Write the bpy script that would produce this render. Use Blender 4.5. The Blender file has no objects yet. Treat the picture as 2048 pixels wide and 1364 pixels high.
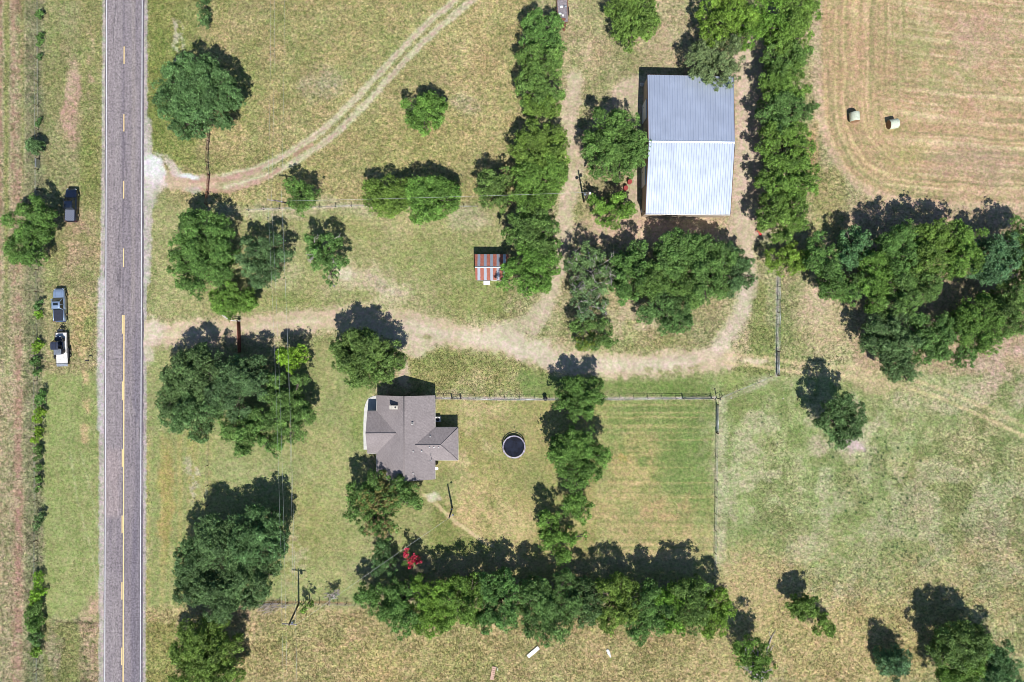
import bpy, math, random
import numpy as np
from mathutils import Vector, Matrix

# ------------------------------------------------------------------ camera, sky, sun, exposure
S = 0.0906                      # metres per photograph pixel on the ground (from the 40 ft lane dash period)
H = 2048 * S / 2 / 0.75         # flying height for a 24 mm equivalent lens
SUN_EL = math.radians(54.0)
SUN_AZ = math.radians(10.5)     # east of south

sc = bpy.context.scene
cam_d = bpy.data.cameras.new('camera')
cam_d.lens = 24; cam_d.sensor_width = 36; cam_d.clip_start = 1; cam_d.clip_end = 6000
cam = bpy.data.objects.new('camera', cam_d); cam.location = (0, 0, H)
sc.collection.objects.link(cam); sc.camera = cam

world = bpy.data.worlds.new('World'); sc.world = world; world.use_nodes = True
wn = world.node_tree.nodes; wl = world.node_tree.links
for n in list(wn): wn.remove(n)
sky = wn.new('ShaderNodeTexSky'); sky.sky_type = 'NISHITA'; sky.sun_disc = False
sky.sun_elevation = SUN_EL; sky.sun_rotation = math.pi - SUN_AZ
sky.air_density = 1.0; sky.dust_density = 0.2; sky.ozone_density = 4.0
bg = wn.new('ShaderNodeBackground'); bg.inputs['Strength'].default_value = 0.080
wo = wn.new('ShaderNodeOutputWorld')
wl.new(sky.outputs[0], bg.inputs[0]); wl.new(bg.outputs[0], wo.inputs[0])

sd = Vector((-math.sin(SUN_AZ) * math.cos(SUN_EL), math.cos(SUN_AZ) * math.cos(SUN_EL), -math.sin(SUN_EL)))
sun_d = bpy.data.lights.new('sun', 'SUN'); sun_d.energy = 4.4; sun_d.angle = math.radians(0.5); sun_d.color = (1.0, 0.97, 0.93)
sun = bpy.data.objects.new('sun', sun_d); sun.rotation_euler = sd.to_track_quat('-Z', 'Y').to_euler(); sun.location = (20, -60, 90)
sc.collection.objects.link(sun)

sc.view_settings.view_transform = 'Standard'; sc.view_settings.look = 'None'
sc.view_settings.exposure = 0.55; sc.view_settings.gamma = 1.0
sc.cycles.filter_width = 0.85; sc.cycles.max_bounces = 6; sc.cycles.diffuse_bounces = 3; sc.cycles.transparent_max_bounces = 6

# ------------------------------------------------------------------ helpers
def P(px, py, z=0.0):
    """world point at height z that the photograph shows at pixel px, py"""
    k = (H - z) / H
    return Vector(((px - 1024) * S * k, (682 - py) * S * k, z))

def lin(c):
    c = np.asarray(c, float) / 255.0
    return np.where(c <= 0.04045, c / 12.92, ((c + 0.055) / 1.055) ** 2.4)

def tag(o, label=None, cat=None, group=None, kind=None):
    if label: o['label'] = label
    if cat: o['category'] = cat
    if group: o['group'] = group
    if kind: o['kind'] = kind
    return o

def empty(name, loc=(0, 0, 0), rz=0.0):
    o = bpy.data.objects.new(name, None); o.empty_display_size = 0.3
    o.location = loc; o.rotation_euler = (0, 0, rz)
    sc.collection.objects.link(o)
    return o

class MB:
    """collects faces for ONE mesh object"""
    def __init__(s): s.v = []; s.f = []; s.sm = []
    def add(s, vs, fs, smooth=False):
        n = len(s.v); s.v += [tuple(p) for p in vs]
        for f in fs: s.f.append(tuple(i + n for i in f)); s.sm.append(smooth)
        return s
    def box(s, c, d, rz=0.0, rx=0.0, ry=0.0, taper=1.0):
        hx, hy, hz = d[0] / 2, d[1] / 2, d[2] / 2
        R = Matrix.Rotation(rz, 3, 'Z') @ Matrix.Rotation(ry, 3, 'Y') @ Matrix.Rotation(rx, 3, 'X')
        vs = []
        for z in (-1, 1):
            t = taper if z > 0 else 1.0
            for x, y in ((-1, -1), (1, -1), (1, 1), (-1, 1)):
                vs.append(Vector(c) + R @ Vector((x * hx * t, y * hy * t, z * hz)))
        return s.add(vs, [(3, 2, 1, 0), (4, 5, 6, 7), (0, 1, 5, 4), (1, 2, 6, 5), (2, 3, 7, 6), (3, 0, 4, 7)])
    def tube(s, pts, r, n=8, closed=False):
        pts = [Vector(p) for p in pts]
        if not isinstance(r, (list, tuple)): r = [r] * len(pts)
        m = len(pts); vs = []; fs = []
        for i, p in enumerate(pts):
            if closed: d = pts[(i + 1) % m] - pts[i - 1]
            else: d = pts[min(i + 1, m - 1)] - pts[max(i - 1, 0)]
            d.normalize()
            a = d.cross(Vector((0, 0, 1))) if abs(d.z) < 0.95 else d.cross(Vector((1, 0, 0)))
            a.normalize(); b = d.cross(a)
            for k in range(n):
                t = 2 * math.pi * k / n
                vs.append(p + a * math.cos(t) * r[i] + b * math.sin(t) * r[i])
        for i in range(m if closed else m - 1):
            j = (i + 1) % m
            for k in range(n):
                l = (k + 1) % n
                fs.append((i * n + k, i * n + l, j * n + l, j * n + k))
        s.add(vs, fs, True)
        if not closed:
            s.add([vs[k] for k in range(n)], [tuple(range(n))])
            s.add([vs[(m - 1) * n + k] for k in range(n)], [tuple(reversed(range(n)))])
        return s
    def loft(s, secs, cap=True, smooth=False):
        n = len(secs[0]); vs = [p for sec in secs for p in sec]; fs = []
        for i in range(len(secs) - 1):
            for k in range(n):
                l = (k + 1) % n
                fs.append((i * n + k, i * n + l, (i + 1) * n + l, (i + 1) * n + k))
        s.add(vs, fs, smooth)
        if cap:
            s.add(secs[0], [tuple(reversed(range(n)))]); s.add(secs[-1], [tuple(range(n))])
        return s
    def poly(s, pts, z0, z1):
        n = len(pts)
        s.add([(x, y, z1) for x, y in pts], [tuple(range(n))])
        s.add([(x, y, z0) for x, y in pts], [tuple(reversed(range(n)))])
        s.add([(x, y, z0) for x, y in pts] + [(x, y, z1) for x, y in pts], [(k, (k + 1) % n, n + (k + 1) % n, n + k) for k in range(n)])
        return s
    def build(s, name, mat, parent=None, label=None, loc=None):
        me = bpy.data.meshes.new(name); me.from_pydata(s.v, [], s.f)
        me.polygons.foreach_set('use_smooth', s.sm); me.materials.append(mat); me.update()
        import bmesh
        bm = bmesh.new(); bm.from_mesh(me); bmesh.ops.remove_doubles(bm, verts=bm.verts, dist=1e-5)
        bmesh.ops.recalc_face_normals(bm, faces=bm.faces); bm.to_mesh(me); bm.free()
        o = bpy.data.objects.new(name, me); sc.collection.objects.link(o)
        if parent: o.parent = parent
        if loc is not None: o.location = loc
        if label: o['label'] = label
        return o

def copy_tree(o, parent=None):
    c = o.copy(); sc.collection.objects.link(c); c.parent = parent
    for ch in list(o.children): copy_tree(ch, c)
    return c

# ------------------------------------------------------------------ materials
def new_mat(name):
    m = bpy.data.materials.new(name); m.use_nodes = True
    nt = m.node_tree; b = nt.nodes['Principled BSDF']
    return m, nt, b

def mth(nt, op, a, b=None):
    n = nt.nodes.new('ShaderNodeMath'); n.operation = op
    for i, v in enumerate((a, b)):
        if v is None: continue
        if isinstance(v, (int, float)): n.inputs[i].default_value = v
        else: nt.links.new(v, n.inputs[i])
    return n.outputs[0]

def noise(nt, vec, scale, detail=4, rough=0.6, dist=0.0):
    n = nt.nodes.new('ShaderNodeTexNoise'); n.inputs['Scale'].default_value = scale
    n.inputs['Detail'].default_value = detail; n.inputs['Roughness'].default_value = rough; n.inputs['Distortion'].default_value = dist
    nt.links.new(vec, n.inputs['Vector']); return n.outputs[0]

def mapr(nt, v, a, b, c, d):
    n = nt.nodes.new('ShaderNodeMapRange'); n.inputs[1].default_value = a; n.inputs[2].default_value = b
    n.inputs[3].default_value = c; n.inputs[4].default_value = d
    nt.links.new(v, n.inputs[0]); return n.outputs[0]

def mixc(nt, f, a, b, mode='MIX'):
    n = nt.nodes.new('ShaderNodeMix'); n.data_type = 'RGBA'; n.blend_type = mode
    for i, v in ((0, f), (6, a), (7, b)):
        if isinstance(v, (int, float)): n.inputs[i].default_value = v
        elif isinstance(v, (tuple, list)): n.inputs[i].default_value = tuple(v)[:3] + (1,)
        else: nt.links.new(v, n.inputs[i])
    return n.outputs[2]

def coords(nt, which='Object'):
    return nt.nodes.new('ShaderNodeTexCoord').outputs[which]

def geo_pos(nt):
    return nt.nodes.new('ShaderNodeNewGeometry').outputs['Position']

def simple(name, col, rough=0.6, metal=0.0, var=0.12, scale=3.0, spec=0.5, col2=None, coat=0.0):
    m, nt, b = new_mat(name)
    v = coords(nt)
    f = noise(nt, v, scale, 5, 0.65)
    c2 = col2 if col2 else tuple(c * (1 - 2 * var) for c in col)
    c1 = tuple(min(1, c * (1 + var)) for c in col)
    out = mixc(nt, mapr(nt, f, 0.35, 0.65, 0, 1), c1, c2)
    nt.links.new(out, b.inputs['Base Color'])
    b.inputs['Roughness'].default_value = rough; b.inputs['Metallic'].default_value = metal
    b.inputs['Specular IOR Level'].default_value = spec
    b.inputs['Coat Weight'].default_value = coat
    return m

M = {}
M['wood_pole'] = simple('weathered_pole_wood', (0.085, 0.065, 0.05), 0.85, scale=8)
M['post_wood'] = simple('fence_post_wood', (0.17, 0.14, 0.11), 0.9, scale=8, var=0.25)
M['steel'] = simple('galvanized_steel', (0.42, 0.44, 0.46), 0.42, 0.8, 0.15, 5)
M['mesh_wire'] = simple('fence_wire', (0.33, 0.34, 0.35), 0.5, 0.6, 0.1)
M['line_wire'] = simple('power_wire', (0.5, 0.52, 0.52), 0.45, 0.4, 0.1)
M['rust'] = simple('rusty_steel', (0.20, 0.075, 0.045), 0.85, 0.1, 0.3, 6)
M['rust_dark'] = simple('dark_rusty_pipe', (0.10, 0.05, 0.035), 0.8, 0.2, 0.3, 6)
M['white'] = simple('white_paint', (0.72, 0.72, 0.70), 0.5, 0, 0.06, 2)
M['offwhite'] = simple('weathered_white', (0.60, 0.58, 0.55), 0.7, 0, 0.12, 2)
M['black'] = simple('black_plastic', (0.018, 0.018, 0.02), 0.5, 0, 0.2, 3)
M['rubber'] = simple('tyre_rubber', (0.02, 0.02, 0.021), 0.85, 0, 0.2, 6)
M['glass'] = simple('car_glass', (0.012, 0.018, 0.022), 0.06, 0.0, 0.1, 1, 0.8)
M['car_black'] = simple('black_car_paint', (0.008, 0.013, 0.028), 0.22, 0.0, 0.1, 1, 0.45, coat=0.3)
M['car_silver'] = simple('silver_car_paint', (0.27, 0.35, 0.48), 0.28, 0.35, 0.04, 1, 0.6, coat=0.6)
M['chrome'] = simple('chrome', (0.6, 0.6, 0.62), 0.15, 1.0, 0.05)
M['tail_red'] = simple('tail_light_red', (0.35, 0.02, 0.02), 0.25, 0, 0.1)
M['lamp_clear'] = simple('clear_lamp', (0.65, 0.67, 0.7), 0.12, 0.3, 0.05)
M['tonneau'] = simple('bed_cover_vinyl', (0.022, 0.026, 0.04), 0.5, 0, 0.15, 4)
M['utv_roof'] = simple('buggy_roof_plastic', (0.028, 0.034, 0.058), 0.42, 0, 0.15, 2)
M['brick'] = simple('tan_brick', (0.33, 0.21, 0.15), 0.9, 0, 0.15, 6)
M['stone'] = simple('limestone', (0.5, 0.46, 0.39), 0.9, 0, 0.15, 5)
M['trim'] = simple('painted_trim', (0.42, 0.40, 0.37), 0.6, 0, 0.06)
M['barn_wall'] = simple('barn_wall_steel', (0.34, 0.27, 0.20), 0.6, 0.1, 0.08, 1)
M['barn_trim'] = simple('brown_barn_trim', (0.13, 0.07, 0.055), 0.5, 0.1, 0.1, 1)
M['conc'] = simple('concrete', (0.50, 0.49, 0.46), 0.85, 0, 0.08, 1.5)
M['barrel_red'] = simple('red_drum', (0.30, 0.045, 0.04), 0.6, 0, 0.25, 4)
M['toy_red'] = simple('red_plastic', (0.55, 0.06, 0.06), 0.45, 0, 0.1, 2)
M['bale_net'] = simple('bale_net_wrap', (0.50, 0.54, 0.42), 0.75, 0, 0.12, 4, 0.3)
M['mat_fabric'] = simple('trampoline_mat', (0.010, 0.013, 0.026), 0.8, 0, 0.3, 1.0, 0.2)
M['pad'] = simple('faded_pad', (0.42, 0.38, 0.46), 0.7, 0, 0.12, 4)
M['plank'] = simple('grey_planks', (0.24, 0.21, 0.22), 0.85, 0, 0.25, 5)
M['pinkwood'] = simple('faded_pink_wood', (0.52, 0.33, 0.25), 0.85, 0, 0.1, 4)
M['dead'] = simple('bleached_dead_wood', (0.36, 0.31, 0.29), 0.9, 0, 0.15, 4)
M['pipe_white'] = simple('white_pipe', (0.62, 0.58, 0.55), 0.6, 0, 0.06, 2)
M['bark'] = simple('tree_bark', (0.12, 0.095, 0.075), 0.95, 0, 0.25, 5)
M['bark_grey'] = simple('grey_bark', (0.30, 0.27, 0.26), 0.95, 0, 0.2, 5)
M['window'] = simple('window_glass', (0.02, 0.03, 0.035), 0.08, 0, 0.1, 1, 0.8)

def foliage_mat():
    m, nt, b = new_mat('leaf_foliage')
    a = nt.nodes.new('ShaderNodeVertexColor'); a.layer_name = 'Col'
    nt.nodes.remove(b)
    d = nt.nodes.new('ShaderNodeBsdfPrincipled'); d.inputs['Roughness'].default_value = 0.55
    d.inputs['Specular IOR Level'].default_value = 0.28
    t = nt.nodes.new('ShaderNodeBsdfTranslucent')
    tc = mixc(nt, 1.0, a.outputs[0], (1.25, 1.25, 0.7), 'MULTIPLY')
    mx = nt.nodes.new('ShaderNodeMixShader'); mx.inputs[0].default_value = 0.15
    nt.links.new(a.outputs[0], d.inputs['Base Color']); nt.links.new(tc, t.inputs[0])
    nt.links.new(d.outputs[0], mx.inputs[1]); nt.links.new(t.outputs[0], mx.inputs[2])
    nt.links.new(mx.outputs[0], nt.nodes['Material Output'].inputs[0])
    return m
M['leaf'] = foliage_mat()

def ground_mat():
    m, nt, b = new_mat('ground_cover')
    a = nt.nodes.new('ShaderNodeVertexColor'); a.layer_name = 'Col'
    pos = geo_pos(nt)
    rough = a.outputs['Alpha']                       # 1 = tall grass, 0 = packed dirt
    n1 = noise(nt, pos, 1.5, 5, 0.75, 0.8)           # tufts
    n2 = noise(nt, pos, 0.55, 4, 0.6, 1.2)           # patches
    mp = nt.nodes.new('ShaderNodeMapping'); mp.inputs['Scale'].default_value = (1.0, 2.6, 1.0); mp.inputs['Rotation'].default_value = (0, 0, 0.9)
    nt.links.new(pos, mp.inputs[0])
    n3 = noise(nt, mp.outputs[0], 1.2, 4, 0.72, 1.6)  # lodged, combed grass
    k1 = mth(nt, 'MULTIPLY', mapr(nt, n1, 0.49, 0.60, 0, 1), rough)
    k3 = mth(nt, 'MULTIPLY', mapr(nt, n3, 0.50, 0.62, 0, 1), rough)
    n5 = noise(nt, pos, 1.1, 4, 0.7, 0.4)
    c = mixc(nt, 1.0, a.outputs[0], mixc(nt, mapr(nt, n5, 0.38, 0.62, 0, 1), (1.13, 1.0, 1.13), (0.88, 1.0, 0.84)), 'MULTIPLY')
    c = mixc(nt, mth(nt, 'MULTIPLY', k1, 0.90), c, mixc(nt, 1.0, c, (0.46, 0.58, 0.44), 'MULTIPLY'))
    c = mixc(nt, mth(nt, 'MULTIPLY', k3, 0.85), c, mixc(nt, 1.0, c, (1.50, 1.38, 1.30), 'MULTIPLY'))
    k2 = mapr(nt, n2, 0.35, 0.65, 0.90, 1.10)
    c = mixc(nt, 1.0, c, nt.nodes.new('ShaderNodeCombineColor').outputs[0], 'MULTIPLY')
    cc = [n for n in nt.nodes if n.bl_idname == 'ShaderNodeCombineColor'][-1]
    n4 = noise(nt, pos, 2.1, 2.5, 0.7)
    g4 = mth(nt, 'MULTIPLY', mapr(nt, n4, 0.36, 0.64, -0.34, 0.34), mth(nt, 'ADD', mth(nt, 'MULTIPLY', rough, 0.78), 0.22))
    k = mth(nt, 'MULTIPLY', k2, mth(nt, 'ADD', g4, 1.03))
    for i in range(3): nt.links.new(k, cc.inputs[i])
    nt.links.new(c, b.inputs['Base Color'])
    b.inputs['Roughness'].default_value = 0.95; b.inputs['Specular IOR Level'].default_value = 0.1
    bp = nt.nodes.new('ShaderNodeBump'); bp.inputs['Distance'].default_value = 0.30
    nt.links.new(mth(nt, 'ADD', n1, mth(nt, 'MULTIPLY', n3, 0.8)), bp.inputs['Height'])
    nt.links.new(mth(nt, 'ADD', mth(nt, 'MULTIPLY', rough, 0.62), 0.10), bp.inputs['Strength'])
    nt.links.new(bp.outputs[0], b.inputs['Normal'])
    return m
M['ground'] = ground_mat()

def road_mat():
    m, nt, b = new_mat('chip_seal_asphalt')
    a = nt.nodes.new('ShaderNodeVertexColor'); a.layer_name = 'Col'
    pos = geo_pos(nt)
    n1 = noise(nt, pos, 2.6, 3, 0.8)
    mp = nt.nodes.new('ShaderNodeMapping'); mp.inputs['Scale'].default_value = (1.0, 0.10, 1.0); nt.links.new(pos, mp.inputs[0])
    n2 = noise(nt, mp.outputs[0], 3.0, 5, 0.7)
    k = mth(nt, 'MULTIPLY', mapr(nt, n1, 0.36, 0.64, 0.66, 1.34), mapr(nt, n2, 0.3, 0.7, 0.80, 1.20))
    cc = nt.nodes.new('ShaderNodeCombineColor')
    for i in range(3): nt.links.new(k, cc.inputs[i])
    nt.links.new(mixc(nt, 1.0, a.outputs[0], cc.outputs[0], 'MULTIPLY'), b.inputs['Base Color'])
    b.inputs['Roughness'].default_value = 0.9; b.inputs['Specular IOR Level'].default_value = 0.2
    bp = nt.nodes.new('ShaderNodeBump'); bp.inputs['Distance'].default_value = 0.03; bp.inputs['Strength'].default_value = 0.35
    nt.links.new(n1, bp.inputs['Height']); nt.links.new(bp.outputs[0], b.inputs['Normal'])
    return m
M['road'] = road_mat()

def marking_mat(name, col, wear):
    m, nt, b = new_mat(name)
    pos = geo_pos(nt)
    n = noise(nt, pos, 5.0, 5, 0.75)
    nt.links.new(mixc(nt, mapr(nt, n, 0.5, 0.72, 0, wear), col, (0.2, 0.18, 0.18)), b.inputs['Base Color'])
    b.inputs['Roughness'].default_value = 0.7
    return m
M['paint_white'] = marking_mat('white_road_paint', (0.56, 0.56, 0.57), 0.8)
M['paint_yellow'] = marking_mat('yellow_road_paint', (0.68, 0.50, 0.22), 0.6)

def shingle_mat():
    m, nt, b = new_mat('asphalt_shingles')
    v = geo_pos(nt)
    n1 = noise(nt, v, 4.0, 3, 0.8); n2 = noise(nt, v, 0.5, 4, 0.6)
    k = mth(nt, 'MULTIPLY', mapr(nt, n1, 0.3, 0.7, 0.80, 1.20), mapr(nt, n2, 0.3, 0.7, 0.92, 1.08))
    cc = nt.nodes.new('ShaderNodeCombineColor')
    for i in range(3): nt.links.new(k, cc.inputs[i])
    wv = nt.nodes.new('ShaderNodeTexWave'); wv.bands_direction = 'DIAGONAL'; wv.inputs['Scale'].default_value = .9; wv.inputs['Distortion'].default_value = 9; wv.inputs['Detail'].default_value = 4; nt.links.new(v, wv.inputs[0])
    k = mth(nt, 'MULTIPLY', k, mapr(nt, wv.outputs[1], 0, 1, .95, 1.05))
    for i in range(3): nt.links.new(k, cc.inputs[i])
    nt.links.new(mixc(nt, 1.0, (0.225, 0.195, 0.190), cc.outputs[0], 'MULTIPLY'), b.inputs['Base Color'])
    b.inputs['Roughness'].default_value = 0.95; b.inputs['Specular IOR Level'].default_value = 0.15
    bp = nt.nodes.new('ShaderNodeBump'); bp.inputs['Distance'].default_value = 0.05; bp.inputs['Strength'].default_value = 0.4
    nt.links.new(n1, bp.inputs['Height']); nt.links.new(bp.outputs[0], b.inputs['Normal'])
    return m
M['shingle'] = shingle_mat()

def roof_metal():
    m, nt, b = new_mat('ribbed_roof_metal')
    v = coords(nt)
    n2 = noise(nt, v, 0.35, 4, 0.6)
    mp = nt.nodes.new('ShaderNodeMapping'); mp.inputs['Scale'].default_value = (1.5, 0.12, 1.0); nt.links.new(v, mp.inputs[0])
    n3 = noise(nt, mp.outputs[0], 1.0, 4, 0.6)
    k = mth(nt, 'MULTIPLY', mapr(nt, n2, 0.3, 0.7, 0.95, 1.05), mapr(nt, n3, 0.3, 0.7, 0.96, 1.04))
    cc = nt.nodes.new('ShaderNodeCombineColor')
    for i in range(3): nt.links.new(k, cc.inputs[i])
    nt.links.new(mixc(nt, 1.0, (0.47, 0.52, 0.62), cc.outputs[0], 'MULTIPLY'), b.inputs['Base Color'])
    nt.links.new(mapr(nt, n2, 0.3, 0.7, 0.40, 0.50), b.inputs['Roughness'])
    b.inputs['Metallic'].default_value = 0.50
    return m
M['roof_metal'] = roof_metal()

def shed_roof():
    m, nt, b = new_mat('rust_striped_roof')
    v = coords(nt)
    sx = nt.nodes.new('ShaderNodeSeparateXYZ'); nt.links.new(v, sx.inputs[0])
    n = noise(nt, v, 2.5, 5, 0.7); n5 = noise(nt, v, 9, 3, 0.7)
    # sheets 1.18 m apart, each half rusted, half still bright
    fr = mth(nt, 'FRACT', mth(nt, 'ADD', mth(nt, 'DIVIDE', sx.outputs[0], 1.13), 0.10), None)
    fr = mth(nt, 'ADD', fr, mth(nt, 'MULTIPLY', mth(nt, 'SUBTRACT', n5, 0.5), 0.22))
    a1 = mth(nt, 'GREATER_THAN', fr, 0.34); a2 = mth(nt, 'LESS_THAN', fr, 0.90)
    k = mth(nt, 'MULTIPLY', a1, a2)
    rustc = mixc(nt, mapr(nt, n, 0.35, 0.65, 0, 1), (0.36, 0.13, 0.085), (0.24, 0.075, 0.05))
    nt.links.new(mixc(nt, k, (0.62, 0.64, 0.68), rustc), b.inputs['Base Color'])
    nt.links.new(mapr(nt, k, 0, 1, 0.4, 0.85), b.inputs['Roughness'])
    nt.links.new(mapr(nt, k, 0, 1, 0.75, 0.0), b.inputs['Metallic'])
    return m
M['shed_roof'] = shed_roof()

def bale_end():
    m, nt, b = new_mat('bale_hay_end')
    v = coords(nt)
    n = noise(nt, v, 5, 5, 0.7)
    nt.links.new(mixc(nt, mapr(nt, n, 0.35, 0.65, 0, 1), (0.30, 0.17, 0.09), (0.18, 0.10, 0.05)), b.inputs['Base Color'])
    b.inputs['Roughness'].default_value = 0.95
    return m
M['bale_end'] = bale_end()

def checker_plate():
    m, nt, b = new_mat('bed_cargo_tarp')
    v = coords(nt)
    ch = nt.nodes.new('ShaderNodeTexChecker'); ch.inputs['Scale'].default_value = 5.0
    ch.inputs[1].default_value = (0.22, 0.24, 0.30, 1); ch.inputs[2].default_value = (0.10, 0.11, 0.15, 1)
    nt.links.new(v, ch.inputs[0]); nt.links.new(ch.outputs[0], b.inputs['Base Color'])
    b.inputs['Roughness'].default_value = 0.5; b.inputs['Metallic'].default_value = 0.3
    return m
M['tarp'] = checker_plate()
# ------------------------------------------------------------------ ground sheet, painted by where things grow and wear
def hash2(ix, iy, seed):
    h = (ix.astype(np.int64) * 374761393 + iy.astype(np.int64) * 668265263 + seed * 1442695040888963407 % 2147483647) & 0xFFFFFFFF
    h = ((h ^ (h >> 13)) * 1274126177) & 0xFFFFFFFF
    h = ((h ^ (h >> 16)) * 2246822519) & 0xFFFFFFFF
    return ((h ^ (h >> 15)) & 0xFFFFFF) / float(0xFFFFFF)

def vnoise(X, Y, sc_, seed=0, sy=None):
    x = X / sc_; y = Y / (sy or sc_)
    ix = np.floor(x); iy = np.floor(y); fx = x - ix; fy = y - iy
    fx = fx * fx * (3 - 2 * fx); fy = fy * fy * (3 - 2 * fy)
    a = hash2(ix, iy, seed); b = hash2(ix + 1, iy, seed); c = hash2(ix, iy + 1, seed); d = hash2(ix + 1, iy + 1, seed)
    return (a * (1 - fx) + b * fx) * (1 - fy) + (c * (1 - fx) + d * fx) * fy

def fbm(X, Y, sc_, seed=0, oct=4, sy=None):
    t = 0; w = 0.5; tot = 0; sy = sy or sc_
    for i in range(oct):
        t = t + w * vnoise(X, Y, sc_ / 2 ** i, seed + i * 17, sy / 2 ** i); tot += w; w *= 0.55
    return t / tot

def sst(a, b, x):
    t = np.clip((x - a) / (b - a), 0, 1); return t * t * (3 - 2 * t)

class Canvas:
    def __init__(s, X, Y, base, warp=1.0):
        s.X = X; s.Y = Y
        s.W1 = fbm(X, Y, 46, 5, 4) - 0.5; s.W2 = fbm(X, Y, 46, 9, 4) - 0.5
        s.Xw = X + s.W1 * 44 * warp; s.Yw = Y + s.W2 * 44 * warp
        s.E = fbm(X, Y, 9, 21, 3)          # edge breakup
        s.F = fbm(X, Y, 28, 33, 4)         # patchiness
        s.C = np.empty(X.shape + (3,)); s.C[:] = lin(base); s.R = np.ones(X.shape)
    def put(s, m, col, rough=None):
        m = np.clip(m, 0, 1)
        if col[1] > col[0]: col = (col[0] + 5, col[1] - 3, col[2] + 3)
        if rough is not None and rough <= 0.3: col = (col[0] - 2, col[1] + 3, col[2] + 9)
        s.C += (lin(col) - s.C) * m[..., None]
        if rough is not None: s.R += (rough - s.R) * m
    def blob(s, cx, cy, rx, ry, ang=0, soft=0.5, brk=0.6, warp=True):
        X = s.Xw if warp else s.X; Y = s.Yw if warp else s.Y
        c, n = math.cos(math.radians(ang)), math.sin(math.radians(ang))
        u = ((X - cx) * c + (Y - cy) * n) / rx; v = (-(X - cx) * n + (Y - cy) * c) / ry
        d = np.sqrt(u * u + v * v) + (s.E - 0.5) * brk
        return 1 - sst(1 - soft, 1 + soft * 0.6, d)
    def box(s, x0, y0, x1, y1, soft=12, warp=1.0):
        X = s.X + (s.Xw - s.X) * warp; Y = s.Y + (s.Yw - s.Y) * warp
        e = (s.E - 0.5) * soft * 1.2
        d = np.minimum(np.minimum(X - x0, x1 - X), np.minimum(Y - y0, y1 - Y)) + e
        return sst(-soft, soft, d)
    def dist(s, pts, warp=0.0, pad=70):
        px = [p[0] for p in pts]; py = [p[1] for p in pts]
        i0, i1 = np.searchsorted(s.X[0], [min(px) - pad, max(px) + pad]); j0, j1 = np.searchsorted(s.Y[:, 0], [min(py) - pad, max(py) + pad])
        sl = (slice(j0, j1), slice(i0, i1))
        X = (s.X + (s.Xw - s.X) * warp)[sl]; Y = (s.Y + (s.Yw - s.Y) * warp)[sl]
        D = np.full(X.shape, 1e9)
        for (x0, y0), (x1, y1) in zip(pts[:-1], pts[1:]):
            dx, dy = x1 - x0, y1 - y0; L = dx * dx + dy * dy + 1e-9
            t = np.clip(((X - x0) * dx + (Y - y0) * dy) / L, 0, 1)
            D = np.minimum(D, np.hypot(X - x0 - t * dx, Y - y0 - t * dy))
        out = np.full(s.X.shape, 1e9); out[sl] = D
        return out
    def line(s, pts, w, soft=5, brk=6, warp=0.12):
        d = s.dist(smooth_path(pts), warp) + (s.E - 0.5) * brk
        return 1 - sst(w / 2 - soft * 0.5, w / 2 + soft * 0.5, d)

def smooth_path(pts, n=6):
    if len(pts) < 3 or len(pts) > 30: return pts
    out = []
    P4 = [pts[0]] + list(pts) + [pts[-1]]
    for i in range(1, len(P4) - 2):
        p0, p1, p2, p3 = [np.array(P4[k], float) for k in (i - 1, i, i + 1, i + 2)]
        for k in range(n):
            t = k / n
            out.append(tuple(0.5 * ((2 * p1) + (-p0 + p2) * t + (2 * p0 - 5 * p1 + 4 * p2 - p3) * t * t + (-p0 + 3 * p1 - 3 * p2 + p3) * t ** 3)))
    out.append(tuple(pts[-1])); return out

def offset_path(pts, d):
    p = [np.array(q, float) for q in smooth_path(pts)]; out = []
    for i in range(len(p)):
        t = p[min(i + 1, len(p) - 1)] - p[max(i - 1, 0)]; t /= np.linalg.norm(t)
        out.append(tuple(p[i] + d * np.array((-t[1], t[0]))))
    return out

DRIVE = [(270, 672), (330, 670), (400, 664), (480, 657), (560, 648), (640, 641), (715, 637), (780, 642), (850, 655), (930, 676), (1000, 686), (1060, 702), (1130, 722), (1210, 730), (1300, 730), (1380, 722), (1450, 716)]
UPDRIVE = [(285, 345), (330, 357), (385, 366), (450, 364), (510, 350), (560, 328), (610, 298), (660, 262), (710, 214), (760, 160), (810, 108), (860, 58), (920, 6), (980, -40), (1050, -90)]
BARNLANE = [(1030, 690), (1070, 650), (1095, 600), (1112, 545), (1125, 490), (1130, 440), (1135, 400), (1150, 345), (1150, 300), (1140, 240), (1150, 160)]
EASTLANE = [(1500, 60), (1500, 120), (1496, 220), (1490, 320), (1486, 420), (1490, 480), (1500, 540), (1490, 600), (1468, 650), (1430, 700), (1390, 716)]
PASTRACK = [(1450, 718), (1520, 722), (1590, 734), (1660, 742), (1740, 750), (1820, 768), (1900, 795), (1980, 830), (2060, 868)]

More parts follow.
